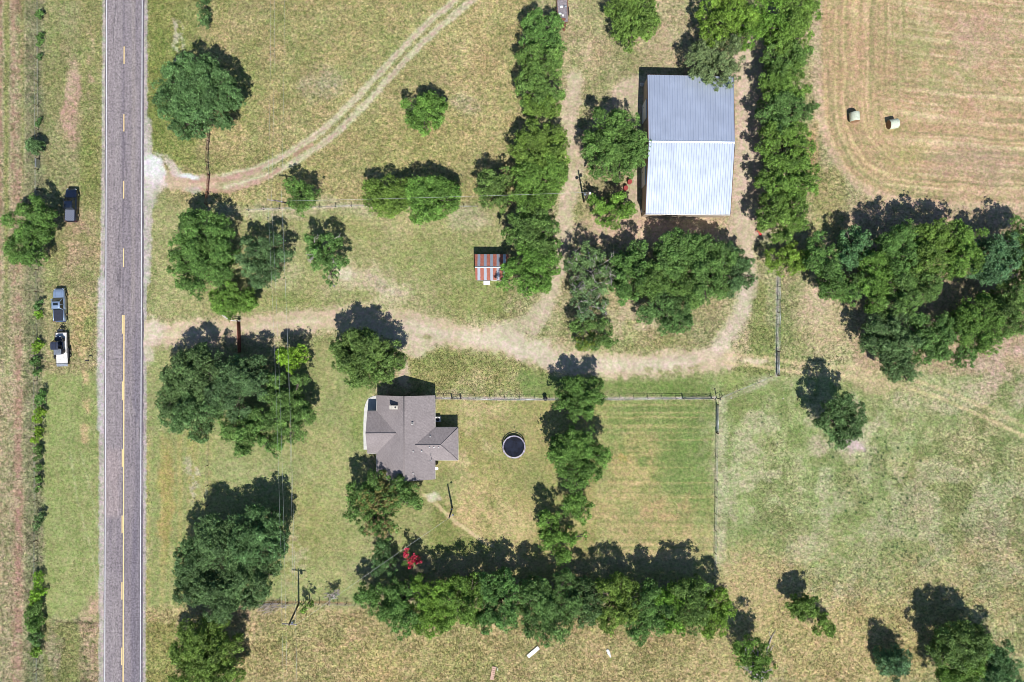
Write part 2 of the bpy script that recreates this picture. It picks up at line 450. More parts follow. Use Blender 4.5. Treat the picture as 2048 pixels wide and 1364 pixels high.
def paint_ground(X, Y):
    c = Canvas(X, Y, (184, 174, 126))
    B, L, R = c.blob, c.line, c.put
    F = c.F; big = fbm(X, Y, 120, 71, 4); mid = fbm(X, Y, 55, 77, 4); fine = fbm(X, Y, 12, 81, 3)
    # --- upper pasture
    R(c.box(290, -90, 1060, 430, 20) * 1.0, (180, 168, 114))
    R(c.box(290, -90, 640, 330, 60) * sst(0.40, 0.62, mid) * 0.85, (158, 158, 98))
    R(B(690, 100, 130, 70, -30) * 0.8 * sst(0.35, 0.6, F), (164, 162, 100))
    R(B(820, 40, 110, 70, -40) * 0.75 * sst(0.4, 0.6, F), (160, 158, 98))
    R(B(700, 155, 60, 28, -40) * 0.7, (152, 166, 100))
    R(B(640, 165, 45, 40) * 0.6 * F * 2, (182, 168, 136))
    R(B(470, 330, 60, 18, -20) * 0.6, (140, 152, 82))
    R(B(780, 300, 220, 70, -10) * 0.55 * sst(0.4, 0.6, big), (168, 160, 100))
    R(B(980, 130, 70, 150, 10) * 0.7, (196, 180, 124))
    R(B(930, 210, 28, 22) * 0.5, (184, 172, 140))
    R(c.box(420, -90, 1060, 420, 30) * sst(.50, .64, fbm(X, Y, 60, 1301, 4)) * .45, (192, 176, 120))
    R(c.box(420, -90, 1060, 420, 30) * sst(.52, .64, fbm(X, Y, 48, 1307, 4)) * .40, (150, 154, 92))
    # straw streaks combed by the wind
    st = vnoise(X + Y * 0.8, Y - X * 0.8, 4.0, 123, 11)
    R(c.box(420, -90, 1060, 420, 20) * sst(0.5, 0.9, st) * 0.28, (206, 186, 122))
    R(c.box(420, -90, 1060, 420, 20) * sst(0.5, 0.1, st) * 0.25, (142, 140, 82))
    # --- verge right of the road
    R(c.box(286, -90, 400, 330, 14) * 0.9, (140, 152, 80))
    R(c.box(345, 40, 366, 120, 5) * 0.55 * sst(0.4, .6, c.E), (216, 206, 176), 0.5)
    R(c.box(375, -90, 440, 120, 10) * 0.6, (168, 164, 106))
    R(B(310, 180, 18, 160) * 0.7, (128, 146, 72))
    R(B(420, 330, 60, 40) * 0.5 * sst(.4, .6, F), (150, 152, 90))
    R(c.box(286, 375, 345, 640, 12) * 0.9, (160, 160, 104))
    R(B(326, 520, 12, 110) * 0.7, (186, 166, 110))
    R(B(306, 430, 9, 110) * 0.7 * sst(.4, .55, c.E), (196, 188, 160), 0.6)
    R(B(350, 600, 70, 40) * 0.7, (150, 160, 94))
    # --- middle lawn between the drives
    R(c.box(300, 408, 1010, 640, 16), (166, 164, 108), 0.7)
    R(c.box(430, 408, 740, 430, 6) * 0.6, (192, 182, 138))
    R(B(760, 520, 90, 40) * 0.75 * sst(.35, .6, F), (150, 158, 92))
    R(B(880, 500, 90, 70) * 0.8 * sst(.30, .65, mid), (152, 160, 94))
    R(B(960, 590, 80, 50) * 0.8, (140, 152, 84))
    R(B(1000, 630, 50, 14, 10) * 0.8, (132, 144, 78))
    R(B(590, 610, 70, 26) * 0.75, (142, 156, 86))
    R(B(720, 460, 60, 22) * 0.7, (152, 160, 92))
    R(B(740, 570, 85, 46, 15) * 0.95 * sst(.28, .52, F), (200, 186, 142), 0.55)
    R(B(690, 545, 22, 12) * 0.8, (216, 206, 168), 0.4)
    R(B(770, 575, 60, 14, 35) * 0.6 * sst(.4, .55, c.E), (190, 172, 148), 0.5)
    R(B(800, 450, 70, 24) * 0.5, (190, 176, 126))
    R(B(560, 545, 50, 36) * 0.6, (186, 178, 132))
    R(B(940, 440, 50, 26) * 0.6, (192, 182, 142))
    # --- house lawn
    R(c.box(292, 690, 740, 1215, 14), (150, 162, 98), 0.55)
    R(B(650, 900, 60, 200) * 0.8 * sst(.35, .6, mid), (158, 164, 100))
    R(B(610, 1060, 60, 150) * 0.8, (166, 162, 100))
    R(B(660, 1080, 70, 70) * 0.7 * sst(.3, .6, F), (140, 150, 84))
    R(B(590, 1120, 25, 90) * 0.8 * sst(.4, .55, c.E), (190, 180, 134))
    R(B(640, 720, 40, 60) * 0.8, (156, 160, 98))
    R(B(715, 830, 22, 60) * 0.8, (134, 154, 80))
    R(c.box(292, 690, 740, 1215, 30) * sst(.46, .62, mid) * .55, (176, 170, 112))
    R(c.box(292, 690, 740, 1215, 30) * sst(.46, .60, F) * .30, (134, 150, 84))
    stv = vnoise(X + c.W1 * 8, Y, 9, 301, 420)
    R(c.box(292, 860, 440, 1245, 12) * (0.2 + 0.6 * sst(0.35, 0.8, stv)), (170, 162, 98))
    R(c.box(292, 860, 440, 1245, 12) * sst(0.5, 0.1, stv) * 0.6, (136, 154, 84))
    R(B(332, 1000, 14, 130) * 0.8, (172, 156, 92))
    R(B(384, 960, 12, 60) * 0.6 * sst(.4, .55, c.E), (190, 184, 150))
    R(B(520, 950, 110, 34) * 0.8, (156, 166, 104))
    # --- strip between drive and yard fence
    R(c.box(820, 700, 1110, 790, 10), (160, 158, 98))
    R(B(900, 726, 70, 22) * 0.8, (140, 150, 84))
    R(B(960, 760, 90, 20) * 0.7 * sst(.35, .6, F), (184, 172, 120))
    R(c.box(1040, 742, 1560, 795, 8), (128, 150, 80), 0.55)
    R(B(1330, 768, 110, 16) * 0.6, (114, 140, 68))
    R(B(1500, 735, 70, 16) * 0.7, (146, 158, 90))
    # --- back yard, drier in the west
    R(c.box(868, 798, 1432, 1160, 6, 0.4), (168, 160, 100), 0.55)
    R(c.box(745, 955, 905, 1180, 10), (150, 158, 94), 0.55)
    R(c.box(860, 1000, 1000, 1110, 14) * 0.9, (132, 144, 76))
    R(B(905, 870, 40, 60) * 0.6, (150, 156, 90))
    R(B(960, 820, 60, 16) * 0.8, (190, 176, 120))
    R(B(940, 900, 50, 60) * 0.7 * sst(.4, .6, F), (192, 176, 124))
    R(B(1075, 960, 60, 90) * 0.7 * sst(.4, .6, F), (140, 148, 84))
    R(B(900, 960, 40, 30) * 0.6, (142, 152, 88))
    R(B(985, 830, 70, 30) * 0.6 * sst(.4, .6, mid), (146, 154, 88))
    R(B(965, 1020, 75, 60, 20) * 0.9 * sst(.3, .6, mid), (200, 176, 122))
    R(B(1030, 1060, 40, 60) * 0.8, (192, 174, 118))
    R(B(1050, 960, 40, 36) * 0.7, (146, 152, 88))
    R(B(1060, 860, 40, 40) * 0.6, (172, 162, 104))
    R(c.box(1195, 798, 1430, 1160, 8, 0.4), (162, 162, 100))
    R(c.box(1215, 800, 1430, 960, 26) * 0.85, (128, 150, 80))
    R(B(1390, 920, 46, 140) * 0.75, (124, 150, 78))
    R(B(1270, 930, 50, 70) * 0.85 * sst(.3, .55, F), (186, 168, 110))
    R(B(1250, 915, 20, 12) * 0.7 * sst(.4, .6, c.E), (204, 170, 104))
    R(B(1250, 1020, 70, 60) * 0.8 * sst(.35, .6, mid), (196, 176, 120))
    R(B(1320, 1080, 110, 50) * 0.8, (184, 168, 112))
    R(B(1330, 1010, 60, 50) * 0.7 * sst(.42, .6, F), (192, 160, 112))
    R(B(1350, 960, 30, 30) * 0.7, (122, 146, 78))
    R(B(1290, 1080, 60, 20) * 0.5 * sst(.5, .6, c.E), (126, 142, 76))
    sth = vnoise(X, Y + c.W2 * 4, 260, 411, 5)
    R(c.box(1195, 798, 1430, 1130, 8) * sst(.55, .9, sth) * 0.4, (206, 182, 124))
    R(c.box(1195, 798, 1430, 1130, 8) * sst(.45, .1, sth) * 0.35, (110, 136, 70))
    # --- east pasture
    R(c.box(1432, 745, 2140, 1430, 10, 0.5), (176, 174, 120))
    g = sst(.62, .30, (X - 1430) / 620 * 0.55 + (Y - 745) / 620 * 0.50 + (big - 0.5) * 0.7)
    R(c.box(1432, 750, 2140, 1430, 12) * g * 0.95, (156, 172, 106), 0.6)
    R(c.box(1446, 760, 2140, 1300, 20) * g * sst(.50, .66, F) * 0.7, (116, 140, 70))
    R(c.box(1446, 760, 2140, 1300, 20) * g * sst(.45, .30, F) * 0.6, (184, 186, 138))
    R(B(1470, 780, 40, 60) * 0.8, (142, 160, 86))
    R(c.line([(1442, 800), (1442, 960), (1440, 1120)], 24, 12) * 0.8, (192, 188, 142))
    R(c.line([(1445, 800), (1500, 775), (1556, 750)], 13, 6) * 0.7, (186, 188, 142))
    R(B(1750, 900, 120, 90) * 0.6 * sst(.45, .62, mid), (176, 188, 126))
    R(B(1830, 980, 60, 70) * 0.7, (190, 178, 120))
    R(B(1990, 1080, 60, 60) * 0.75 * sst(.35, .55, c.E), (192, 160, 134))
    R(c.box(1440, 760, 2140, 1300, 60) * sst(.50, .62, fbm(X, Y, 40, 1201, 4)) * .62, (124, 142, 78))
    R(c.box(1440, 760, 2140, 1430, 60) * sst(.50, .62, fbm(X, Y, 50, 1207, 4)) * .55, (198, 190, 146))
    R(B(1930, 1180, 150, 100) * 0.6 * sst(.4, .6, mid), (196, 178, 122))
    R(B(1700, 1290, 260, 110) * 0.85, (196, 176, 118))
    R(B(1520, 1180, 100, 100) * 0.8, (194, 174, 120))
    R(B(1830, 1080, 160, 70) * 0.4 * sst(.4, .6, F), (150, 160, 96))
    R(B(1640, 1090, 130, 60) * 0.5 * sst(.4, .6, mid), (152, 164, 98))
    st2 = vnoise(X * 0.8 + Y, Y - X * 0.5, 5, 512, 10)
    R(c.box(1440, 1080, 2140, 1430, 60) * sst(.55, .95, st2) * 0.3, (214, 190, 128))
    R(c.box(1440, 1080, 2140, 1430, 60) * sst(.45, .1, st2) * 0.25, (146, 136, 86))
    # scattered dark weeds
    for (x, y, rx, ry, n_) in ((1750, 920, 60, 40, 46), (1800, 1000, 70, 70, 50), (1700, 990, 60, 50, 36), (1660, 900, 60, 50, 16), (1800, 1095, 40, 20, 26), (1560, 830, 60, 40, 12), (1920, 1040, 80, 60, 14)):
        rg = random.Random(x * 7 + y)
        for k in range(n_):
            wx = rg.gauss(x, rx * 0.5); wy = rg.gauss(y, ry * 0.5); r = rg.uniform(1.2, 2.8)
            i0 = np.searchsorted(X[0], [wx - 8, wx + 8]); j0 = np.searchsorted(Y[:, 0], [wy - 8, wy + 8])
            sl = (slice(j0[0], j0[1]), slice(i0[0], i0[1]))
            d = np.hypot(X[sl] - wx, Y[sl] - wy); m = (1 - sst(r * 0.6, r * 1.3, d))[..., None] * 0.85
            c.C[sl] += (lin((62, 86, 52)) - c.C[sl]) * m
    # --- south pasture
    R(c.box(290, 1215, 1500, 1440, 8, 0.3), (186, 170, 116))
    R(c.box(288, 1245, 352, 1440, 6, 0.2) * 0.8, (152, 150, 84))
    R(B(600, 1290, 120, 50) * 0.6 * sst(.4, .6, mid), (158, 156, 94))
    R(B(860, 1320, 200, 50) * 0.6 * sst(.4, .6, F), (170, 160, 98))
    R(B(760, 1340, 40, 50) * 0.8, (200, 176, 118))
    R(B(700, 1290, 30, 40, -30) * 0.5 * sst(.4, .6, c.E), (190, 156, 118))
    R(B(960, 1350, 50, 26) * 0.7, (150, 156, 92))
    R(B(1310, 1320, 26, 20) * 0.6, (148, 152, 90))
    R(B(500, 1240, 60, 40) * 0.6, (196, 178, 130))
    R(c.box(420, 1240, 1500, 1440, 16) * sst(.55, .95, st2) * 0.42, (216, 194, 130))
    R(c.box(420, 1240, 1500, 1440, 16) * sst(.45, .1, st2) * 0.38, (146, 134, 82))
    # --- barn yard
    R(c.box(1120, -90, 1500, 480, 16, 0.5), (186, 172, 126))
    R(B(1180, 90, 50, 130) * 0.7 * sst(.35, .6, mid), (172, 170, 116))
    R(B(1200, 140, 80, 34, 30) * 0.6 * sst(.4, .6, F), (204, 180, 140), 0.6)
    R(B(1260, 135, 60, 30, -25) * 0.8, (156, 160, 104))
    R(B(1340, 100, 70, 50) * 0.6, (196, 176, 136), 0.7)
    R(B(1260, 190, 40, 26) * 0.9, (208, 182, 142), 0.25)
    R(B(1160, 210, 22, 110) * 0.6, (176, 172, 118))
    R(c.box(1250, 150, 1300, 440, 10) * 0.9, (198, 176, 134), 0.3)
    R(B(1150, 420, 22, 40) * 0.8, (152, 158, 96))
    R(B(1300, 460, 190, 38) * 0.9, (204, 176, 142), 0.35)
    R(c.box(1462, 60, 1530, 480, 8) * 0.9, (206, 178, 140), 0.25)
    # grassy island inside the loop
    R(B(1300, 650, 190, 75) * 0.95, (180, 170, 120))
    R(B(1330, 700, 120, 26) * 0.8, (152, 158, 94))
    R(B(1270, 640, 60, 30) * 0.5 * sst(.4, .6, F), (200, 180, 146), 0.5)
    R(B(1400, 670, 40, 50, 40) * 0.6 * sst(.4, .6, c.E), (142, 138, 96))
    R(B(1100, 660, 40, 30) * 0.8, (166, 160, 108))
    R(c.box(1500, 560, 1560, 745, 10) * 0.9, (140, 154, 86))
    R(c.box(1556, 560, 1620, 740, 14) * 0.85 * sst(.30, .6, mid), (146, 160, 94))
    R(B(1650, 640, 60, 70) * 0.9, (194, 176, 132), 0.7)
    R(B(1620, 600, 34, 40) * 0.6, (202, 178, 144), 0.5)
    R(c.box(1700, 400, 2140, 740, 16) * 0.75, (186, 162, 126), 0.6)
    R(B(2010, 745, 90, 60) * 0.8 * sst(.35, .6, F), (196, 170, 142), 0.7)
    R(c.line([(1535, 480), (1548, 560), (1545, 640)], 26, 14) * 0.8, (172, 172, 120))
    # --- harvested field, mown round the corner
    cx, cy, rc = 1830, 215, 190
    qx = np.where(X < cx, cx - X, 0); qy = np.where(Y > cy, (Y - cy) * 0.97, 0)
    Dn = rc - np.hypot(qx, qy); Dn = np.where((X > cx) & (Y < cy), rc + np.minimum(X - cx, cy - Y) * 0.0 + 0, Dn)
    D = Dn + (c.W1 * 10)
    inside = sst(-4, 4, Dn) * c.box(1628, -120, 2200, 410, 5, 0.3)
    fieldm = sst(-6, 6, Dn + (c.E - .5) * 6) * sst(416, 404, Y + c.W2 * 8)
    R(fieldm, (194, 164, 120), 0.5)
    nearb = sst(150, 60, D)
    along = np.where(X < cx, Y, X)
    s1 = vnoise(D + (c.E - .5) * 2.0, along, 4.5, 900, 300); s2 = vnoise(D, along, 16, 901, 500)
    R(fieldm * sst(.5, .85, s1) * 0.55 * (.4 + F) * nearb, (226, 200, 144))
    R(fieldm * sst(.5, .15, s1) * 0.6 * (.3 + F) * nearb, (164, 150, 104))
    R(fieldm * sst(.5, .8, s2) * 0.3 * sst(.35, .6, F), (164, 160, 104))
    arc = np.hypot((X - 2250) * .36, (Y + 330)) + c.W2 * 9
    hs = vnoise(X, arc, 260, 905, 5.0)
    hor = c.box(1790, -100, 2200, 420, 60)
    R(hor * sst(.52, .85, hs) * 0.75, (222, 200, 150)); R(hor * sst(.48, .15, hs) * 0.75, (158, 150, 104))
    vs = vnoise(X + c.W1 * 12, Y, 6, 906, 420)
    ver = c.box(1690, -100, 1860, 240, 40)
    R(ver * sst(.6, .9, vs) * 0.45, (220, 196, 146)); R(ver * sst(.4, .12, vs) * 0.7, (156, 148, 98))
    R(B(1930, 110, 110, 90) * 0.45 * sst(.40, .6, F), (158, 158, 100))
    R(B(1810, 130, 60, 130) * 0.45 * sst(.40, .6, F), (160, 158, 98))
    R(B(1810, 300, 50, 60) * 0.6 * sst(.3, .55, F), (168, 156, 98))
    R(B(1920, 50, 120, 60, 30) * 0.5 * sst(.4, .6, mid), (204, 164, 138))
    R(B(1960, 330, 100, 40) * 0.5, (186, 156, 128))
    R(B(1980, 385, 110, 14) * 0.7, (208, 178, 138))
    dg = sst(.62, .85, vnoise(X + Y, Y - X, 90, 907, 8)) * c.box(1860, 0, 2140, 260, 40)
    R(dg * 0.3, (214, 184, 146))
    hl = c.line([(1634, -60), (1634, 120), (1640, 220), (1662, 300), (1702, 356), (1764, 392), (1850, 408), (2060, 412)], 18, 8) 
    R(hl * 0.55, (208, 180, 146), 0.35)
    hl2 = c.line([(1655, -60), (1655, 120), (1662, 215), (1684, 288), (1722, 342), (1780, 374), (1860, 390), (2060, 396)], 5, 4)
    R(hl2 * 0.45 * sst(.3, .5, F), (150, 142, 98))
    R(c.box(1620, 330, 1700, 470, 14) * sst(4, -10, Dn) * 0.9, (170, 162, 106))
    R(B(1620, 300, 16, 60) * 0.7 * sst(8, -6, Dn), (190, 160, 110))
    # --- far-west crop field and fence strip
    R(c.box(-140, -90, 52, 1440, 5, 0.15), (186, 172, 130))
    rw = vnoise(X + c.W1 * 6, Y, 13, 601, 900)
    R(c.box(-140, -90, 52, 1440, 6, 0.1) * sst(.45, .85, rw) * (0.35 + 0.65 * sst(.35, .6, fine)), (170, 136, 110), 0.7)
    R(c.box(-140, -90, 52, 1440, 6, 0.1) * sst(.5, .2, rw) * 0.8 * sst(.2, .5, mid), (148, 160, 88))
    R(c.box(-140, -90, 52, 1440, 6, 0.1) * sst(.60, .75, fine) * 0.55, (112, 124, 74))
    R(c.box(28, -90, 44, 1440, 5, 0.15) * sst(.42, .6, fine) * 0.7, (176, 140, 116))
    R(c.box(50, -90, 92, 1440, 6, 0.15), (156, 152, 110))
    R(c.box(50, -90, 92, 1440, 6, 0.15) * sst(.5, .65, fine) * 0.7, (112, 118, 82))
    R(c.line([(50, -60), (50, 140), (49, 420)], 3, 2, 1, 0.0) * 0.5, (206, 194, 146))
    # --- west verge
    R(c.box(88, -90, 208, 560, 8, 0.2), (164, 160, 108))
    R(c.box(160, -90, 208, 560, 8, 0.2) * 0.7, (150, 158, 92))
    R(B(143, 210, 17, 90, 0) * 0.9 * sst(.30, .5, c.E + F * .3), (194, 160, 132), 0.6)
    R(B(140, 160, 13, 46) * 0.6, (200, 176, 142))
    R(B(181, 140, 6, 100) * 0.55 * sst(.4, .5, c.E), (196, 168, 132))
    R(B(110, 120, 20, 150) * 0.5, (146, 156, 90))
    R(B(184, 340, 22, 90) * 0.7, (144, 156, 84))
    R(c.box(88, 420, 208, 760, 10, 0.3) * 0.8, (170, 160, 110))
    R(B(150, 470, 20, 90) * 0.8 * sst(.30, .55, F), (194, 168, 130))
    R(B(185, 480, 12, 80) * 0.6, (186, 168, 120))
    R(B(112, 520, 22, 60) * 0.7, (150, 160, 94))
    R(B(160, 650, 26, 60) * 0.7, (190, 168, 112))
    R(B(176, 650, 14, 26) * 0.8, (140, 156, 86))
    R(c.box(88, 745, 206, 1240, 8, 0.2), (148, 162, 94), 0.55)
    sv = vnoise(X + c.W1 * 10, Y, 6, 651, 600)
    R(c.box(88, 745, 206, 1240, 8) * sst(.6, .95, sv) * 0.4, (176, 178, 118))
    R(c.box(88, 745, 206, 1240, 8) * sst(.4, .1, sv) * 0.35, (132, 150, 80))
    R(c.line([(165, 700), (172, 770), (170, 880)], 14, 8) * 0.9 * sst(.3, .5, F), (200, 176, 124), 0.7)
    R(c.line([(140, 900), (155, 1000), (180, 1090), (196, 1180)], 3, 3) * 0.45, (186, 186, 132))
    R(c.line([(160, 900), (185, 1000), (200, 1080)], 3, 3) * 0.45, (186, 186, 132))
    R(c.box(88, 1245, 206, 1440, 5, 0.1), (152, 152, 94))
    R(B(185, 1310, 24, 100) * 0.95 * sst(.28, .5, c.E + F * .2), (196, 168, 132))
    R(B(196, 1210, 20, 30) * 0.9, (196, 166, 132))
    R(c.box(160, 1240, 190, 1440, 8) * sst(.55, .65, fine) * 0.7, (116, 122, 80))
    R(B(110, 1300, 14, 60) * 0.5, (176, 160, 132))
    R(c.line([(92, 1228), (104, 1238), (125, 1244), (150, 1246), (206, 1246)], 3.2, 2, 2, 0.0) * 0.7, (84, 80, 56))
    R(c.line([(290, 1242), (320, 1240), (362, 1232)], 3.0, 2, 2, 0.0) * 0.5, (128, 104, 70))
    # --- shoulders
    R(c.line([(213, -90), (210, 420), (206, 700), (205, 1440)], 15, 3, 4, 0.0) * 0.8, (192, 182, 168), 0.35)
    R(c.line([(203, 560), (201, 700), (202, 860)], 14, 6, 5) * 0.75, (196, 188, 176), 0.35)
    R(c.line([(290, -90), (290, 420), (288, 700), (286, 1440)], 10, 3, 4, 0.0) * 0.85, (188, 176, 166), 0.35)
    R(c.line([(292, 240), (296, 330), (296, 440), (291, 560)], 18, 7, 7) * 0.8, (196, 186, 168), 0.35)
    # --- dirt drives
    R(c.line(DRIVE, 62, 16, 12) * 0.5, (190, 176, 130), 0.6)
    R(c.line(DRIVE, 46, 8, 22), (207, 182, 136), 0.15)
    R(c.line(DRIVE[9:16], 26, 16, 8) * 0.6, (222, 202, 164), 0.1)
    R(c.line(DRIVE[1:6], 10, 12, 6) * 0.4, (224, 204, 160), 0.1)
    R(B(296, 672, 30, 32, 0, 0.4) * 1.0, (216, 196, 156), 0.1)
    R(B(296, 710, 12, 20) * 0.8, (206, 188, 150), 0.2)
    R(B(830, 664, 100, 24, 8) * 1.0, (212, 192, 150), 0.12)
    R(B(838, 690, 40, 24) * 0.9, (206, 184, 142), 0.2)
    R(B(812, 740, 11, 34, 10) * 0.9, (206, 180, 140), 0.25)
    R(B(1040, 690, 90, 28, 15) * 1.0, (214, 194, 154), 0.12)
    R(c.line([(1010, 662), (1060, 640), (1090, 610)], 30, 14, 8) * 0.7, (200, 184, 140), 0.3)
    R(c.line(BARNLANE[1:], 32, 16, 18) * 0.8, (212, 188, 148), 0.15)
    R(c.line([(1130, 720), (1110, 680), (1110, 640)], 20, 14, 10) * 0.5, (196, 180, 136), 0.4)
    R(c.line([(1150, 330), (1175, 260), (1240, 200)], 18, 14, 10) * 0.5, (204, 182, 142), 0.4)
    R(c.line(EASTLANE, 28, 16, 16) * 0.75, (210, 186, 146), 0.2)
    R(c.line([(1496, 560), (1478, 640), (1440, 690)], 34, 18, 10) * 0.55, (208, 188, 152), 0.3)
    R(c.line([(1420, 640), (1390, 690), (1340, 722)], 4, 4) * 0.5, (150, 142, 100))
    ev = sst(.50, .56, fbm(X, Y, 8, 713, 3))
    R(c.box(1290, 732, 1400, 744, 5) * ev * 0.7, (150, 158, 92), .6)
    R(c.box(1040, 722, 1090, 732, 5) * ev * 0.7, (140, 146, 92), .6)
    R(c.box(830, 670, 862, 680, 4) * ev * 0.8, (150, 150, 92), .6)
    R(B(1515, 716, 34, 9) * 0.9, (222, 198, 152), 0.15)
    for d in (-9, 9):
        R(c.line(offset_path(PASTRACK, d), 7, 6, 6) * (0.75 if d > 0 else 0.6), (212, 192, 140), 0.4)
    R(B(1745, 762, 90, 22, 12) * 0.6, (200, 178, 134), 0.5)
    R(B(1704, 884, 22, 20) * 0.95, (212, 184, 164), 0.15)
    R(B(1640, 900, 24, 20) * 0.5, (200, 180, 150), 0.5)
    for dd, ww in ((-15, 5), (-7, 4), (8, 5), (16, 4)):
        R(c.line(offset_path(DRIVE, dd + 2), ww, 4, 5) * 0.34 * sst(.34, .60, F), (190, 168, 128), 0.25)
        R(c.line(offset_path(BARNLANE[1:], dd * .6), 3, 3, 4) * 0.35 * sst(.34, .6, F), (188, 164, 124), 0.25)
    peb = sst(.70, .80, fbm(X, Y, 4, 717, 2)); R(peb * (1 - c.R) * .30, (172, 152, 120))
    # upper two-track drive
    R(c.line(UPDRIVE[:5], 34, 10, 10) * 0.9, (204, 174, 134), 0.2)
    R(c.line(UPDRIVE[3:], 34, 12, 6) * 0.45, (158, 164, 106))
    for d in (-11, 11):
        R(c.line(offset_path(UPDRIVE, d)[18:], 12, 6, 6) * 0.75, (216, 202, 156), 0.3)
        R(c.line(offset_path(UPDRIVE, d)[10:], 5, 3, 5) * 0.75 * sst(.42, .52, F), (190, 154, 122), 0.2)
    R(c.line([(380, 362), (450, 358), (520, 338)], 9, 5, 6) * 0.7, (186, 142, 112), 0.15)
    R(c.line([(380, 378), (450, 382), (520, 362), (560, 338)], 9, 5, 6) * 0.7, (190, 146, 114), 0.15)
    R(c.line([(590, 310), (625, 288)], 8, 5, 5) * 0.8, (184, 138, 110), 0.15)
    R(B(305, 345, 17, 34, 0, 0.5) * 0.95, (228, 220, 200), 0.15)
    R(B(310, 380, 18, 30) * 0.7, (206, 190, 164), 0.2)
    R(B(345, 335, 34, 12, 30) * 0.7, (214, 196, 168), 0.2)
    R(B(383, 349, 26, 9, 12) * 0.95, (232, 226, 208), 0.15)
    R(B(392, 384, 18, 8) * 0.6, (212, 200, 170), 0.2)
    # foot path and bare rings
    R(c.line([(848, 990), (880, 1016), (915, 1046), (950, 1070), (984, 1092)], 8, 4, 5) * 0.9, (212, 184, 128), 0.2)
    R(B(862, 998, 13, 9) * 0.95, (214, 200, 158), 0.2)
    R(c.line([(1036, 1148), (1060, 1120)], 8, 6) * 0.2, (200, 180, 130))
    # fence strips of untrimmed pale grass
    R(c.line([(872, 796), (1100, 798), (1430, 796)], 5, 3, 2, 0.0) * 0.75, (196, 184, 170), 0.5)
    R(c.line([(497, 421), (560, 418), (640, 415), (720, 412), (820, 414)], 5, 3, 3, 0.05) * 0.8, (204, 194, 156), 0.6)
    R(c.line([(1556, 556), (1554, 750)], 7, 4, 3, 0.0) * 0.7, (178, 172, 158), 0.5)
    R(c.line([(440, 1206), (600, 1205), (700, 1206)], 6, 4, 5, 0.1) * 0.7, (150, 116, 84), 0.7)
    R(c.line([(416, 230), (418, 420)], 5, 4, 4, 0.1) * 0.5, (178, 154, 130), 0.5)
    R(B(742, 1205, 18, 12) * 0.3, (150, 116, 84))
    # bare soil in the deep shade under the groves
    for (x, y, rx, ry) in ((450, 690, 120, 30), (740, 640, 60, 26), (900, 1130, 220, 26), (1290, 1130, 150, 26), (1850, 430, 200, 26), (1180, 500, 60, 50)):
        R(B(x, y, rx, ry) * 0.4 * F * 1.6, (190, 166, 134), 0.5)
    R(c.line([(1478, 1075), (1440, 1090), (1452, 1095)], 2, 2, 0, 0) * 0.0, (90, 70, 60))
    grain = fbm(X, Y, 5.5, 951, 2) - 0.5
    c.C *= (1 + grain * 0.30 * (0.25 + 0.75 * c.R))[..., None]
    c.C *= np.array((1.025, 1.05, 1.19)) * (1 + .05 * c.R[..., None])
    # broad tonal drift
    c.C *= (1 + (big - 0.5) * 0.20 + (fine - 0.5) * 0.20 + (F - .5) * .24)[..., None]
    h1 = fbm(X, Y, 34, 961, 4) - .5; g1 = c.R
    c.C[..., 0] *= 1 + h1 * .22 * g1; c.C[..., 2] *= 1 + h1 * .16 * g1
    c.C[..., 1] *= 1 + (mid - 0.5) * 0.06; c.C[..., 2] *= 1 + (F - 0.5) * 0.10
    return c

ALB = 0.60      # photograph's linear tone -> surface albedo
def sheet(name, xs, ys, z, mat, painter):
    X, Y = np.meshgrid(xs, ys); c = painter(X, Y)
    ny, nx = X.shape
    co = np.empty((ny * nx, 3)); co[:, 0] = (X.ravel() - 1024) * S; co[:, 1] = (682 - Y.ravel()) * S; co[:, 2] = z
    i = np.arange(ny * nx).reshape(ny, nx)
    q = np.stack([i[:-1, :-1], i[1:, :-1], i[1:, 1:], i[:-1, 1:]], -1).reshape(-1, 4)
    me = bpy.data.meshes.new(name); me.vertices.add(len(co)); me.vertices.foreach_set('co', co.ravel())
    me.loops.add(q.size); me.loops.foreach_set('vertex_index', q.ravel().astype(np.int32))
    me.polygons.add(len(q)); me.polygons.foreach_set('loop_start', np.arange(0, q.size, 4, dtype=np.int32))
    me.polygons.foreach_set('loop_total', np.full(len(q), 4, np.int32)); me.update()
    col = np.empty((ny * nx, 4)); col[:, :3] = c.C.reshape(-1, 3) * ALB; col[:, 3] = c.R.ravel()
    a = me.color_attributes.new('Col', 'FLOAT_COLOR', 'POINT'); a.data.foreach_set('color', col.ravel())
    me.materials.append(mat)
    o = bpy.data.objects.new(name, me); sc.collection.objects.link(o); o['kind'] = 'structure'
    return o

fx = np.arange(-70, 2120, 2.5); fy = np.arange(-70, 1436, 2.5)
out = np.array([60, 200, 500, 1000, 2500, 6000, 14000, 30000], float)
xs = np.concatenate([fx[0] - out[::-1], fx, fx[-1] + out]); ys = np.concatenate([fy[0] - out[::-1], fy, fy[-1] + out])
ground = sheet('ground', xs, ys, 0.0, M['ground'], paint_ground)

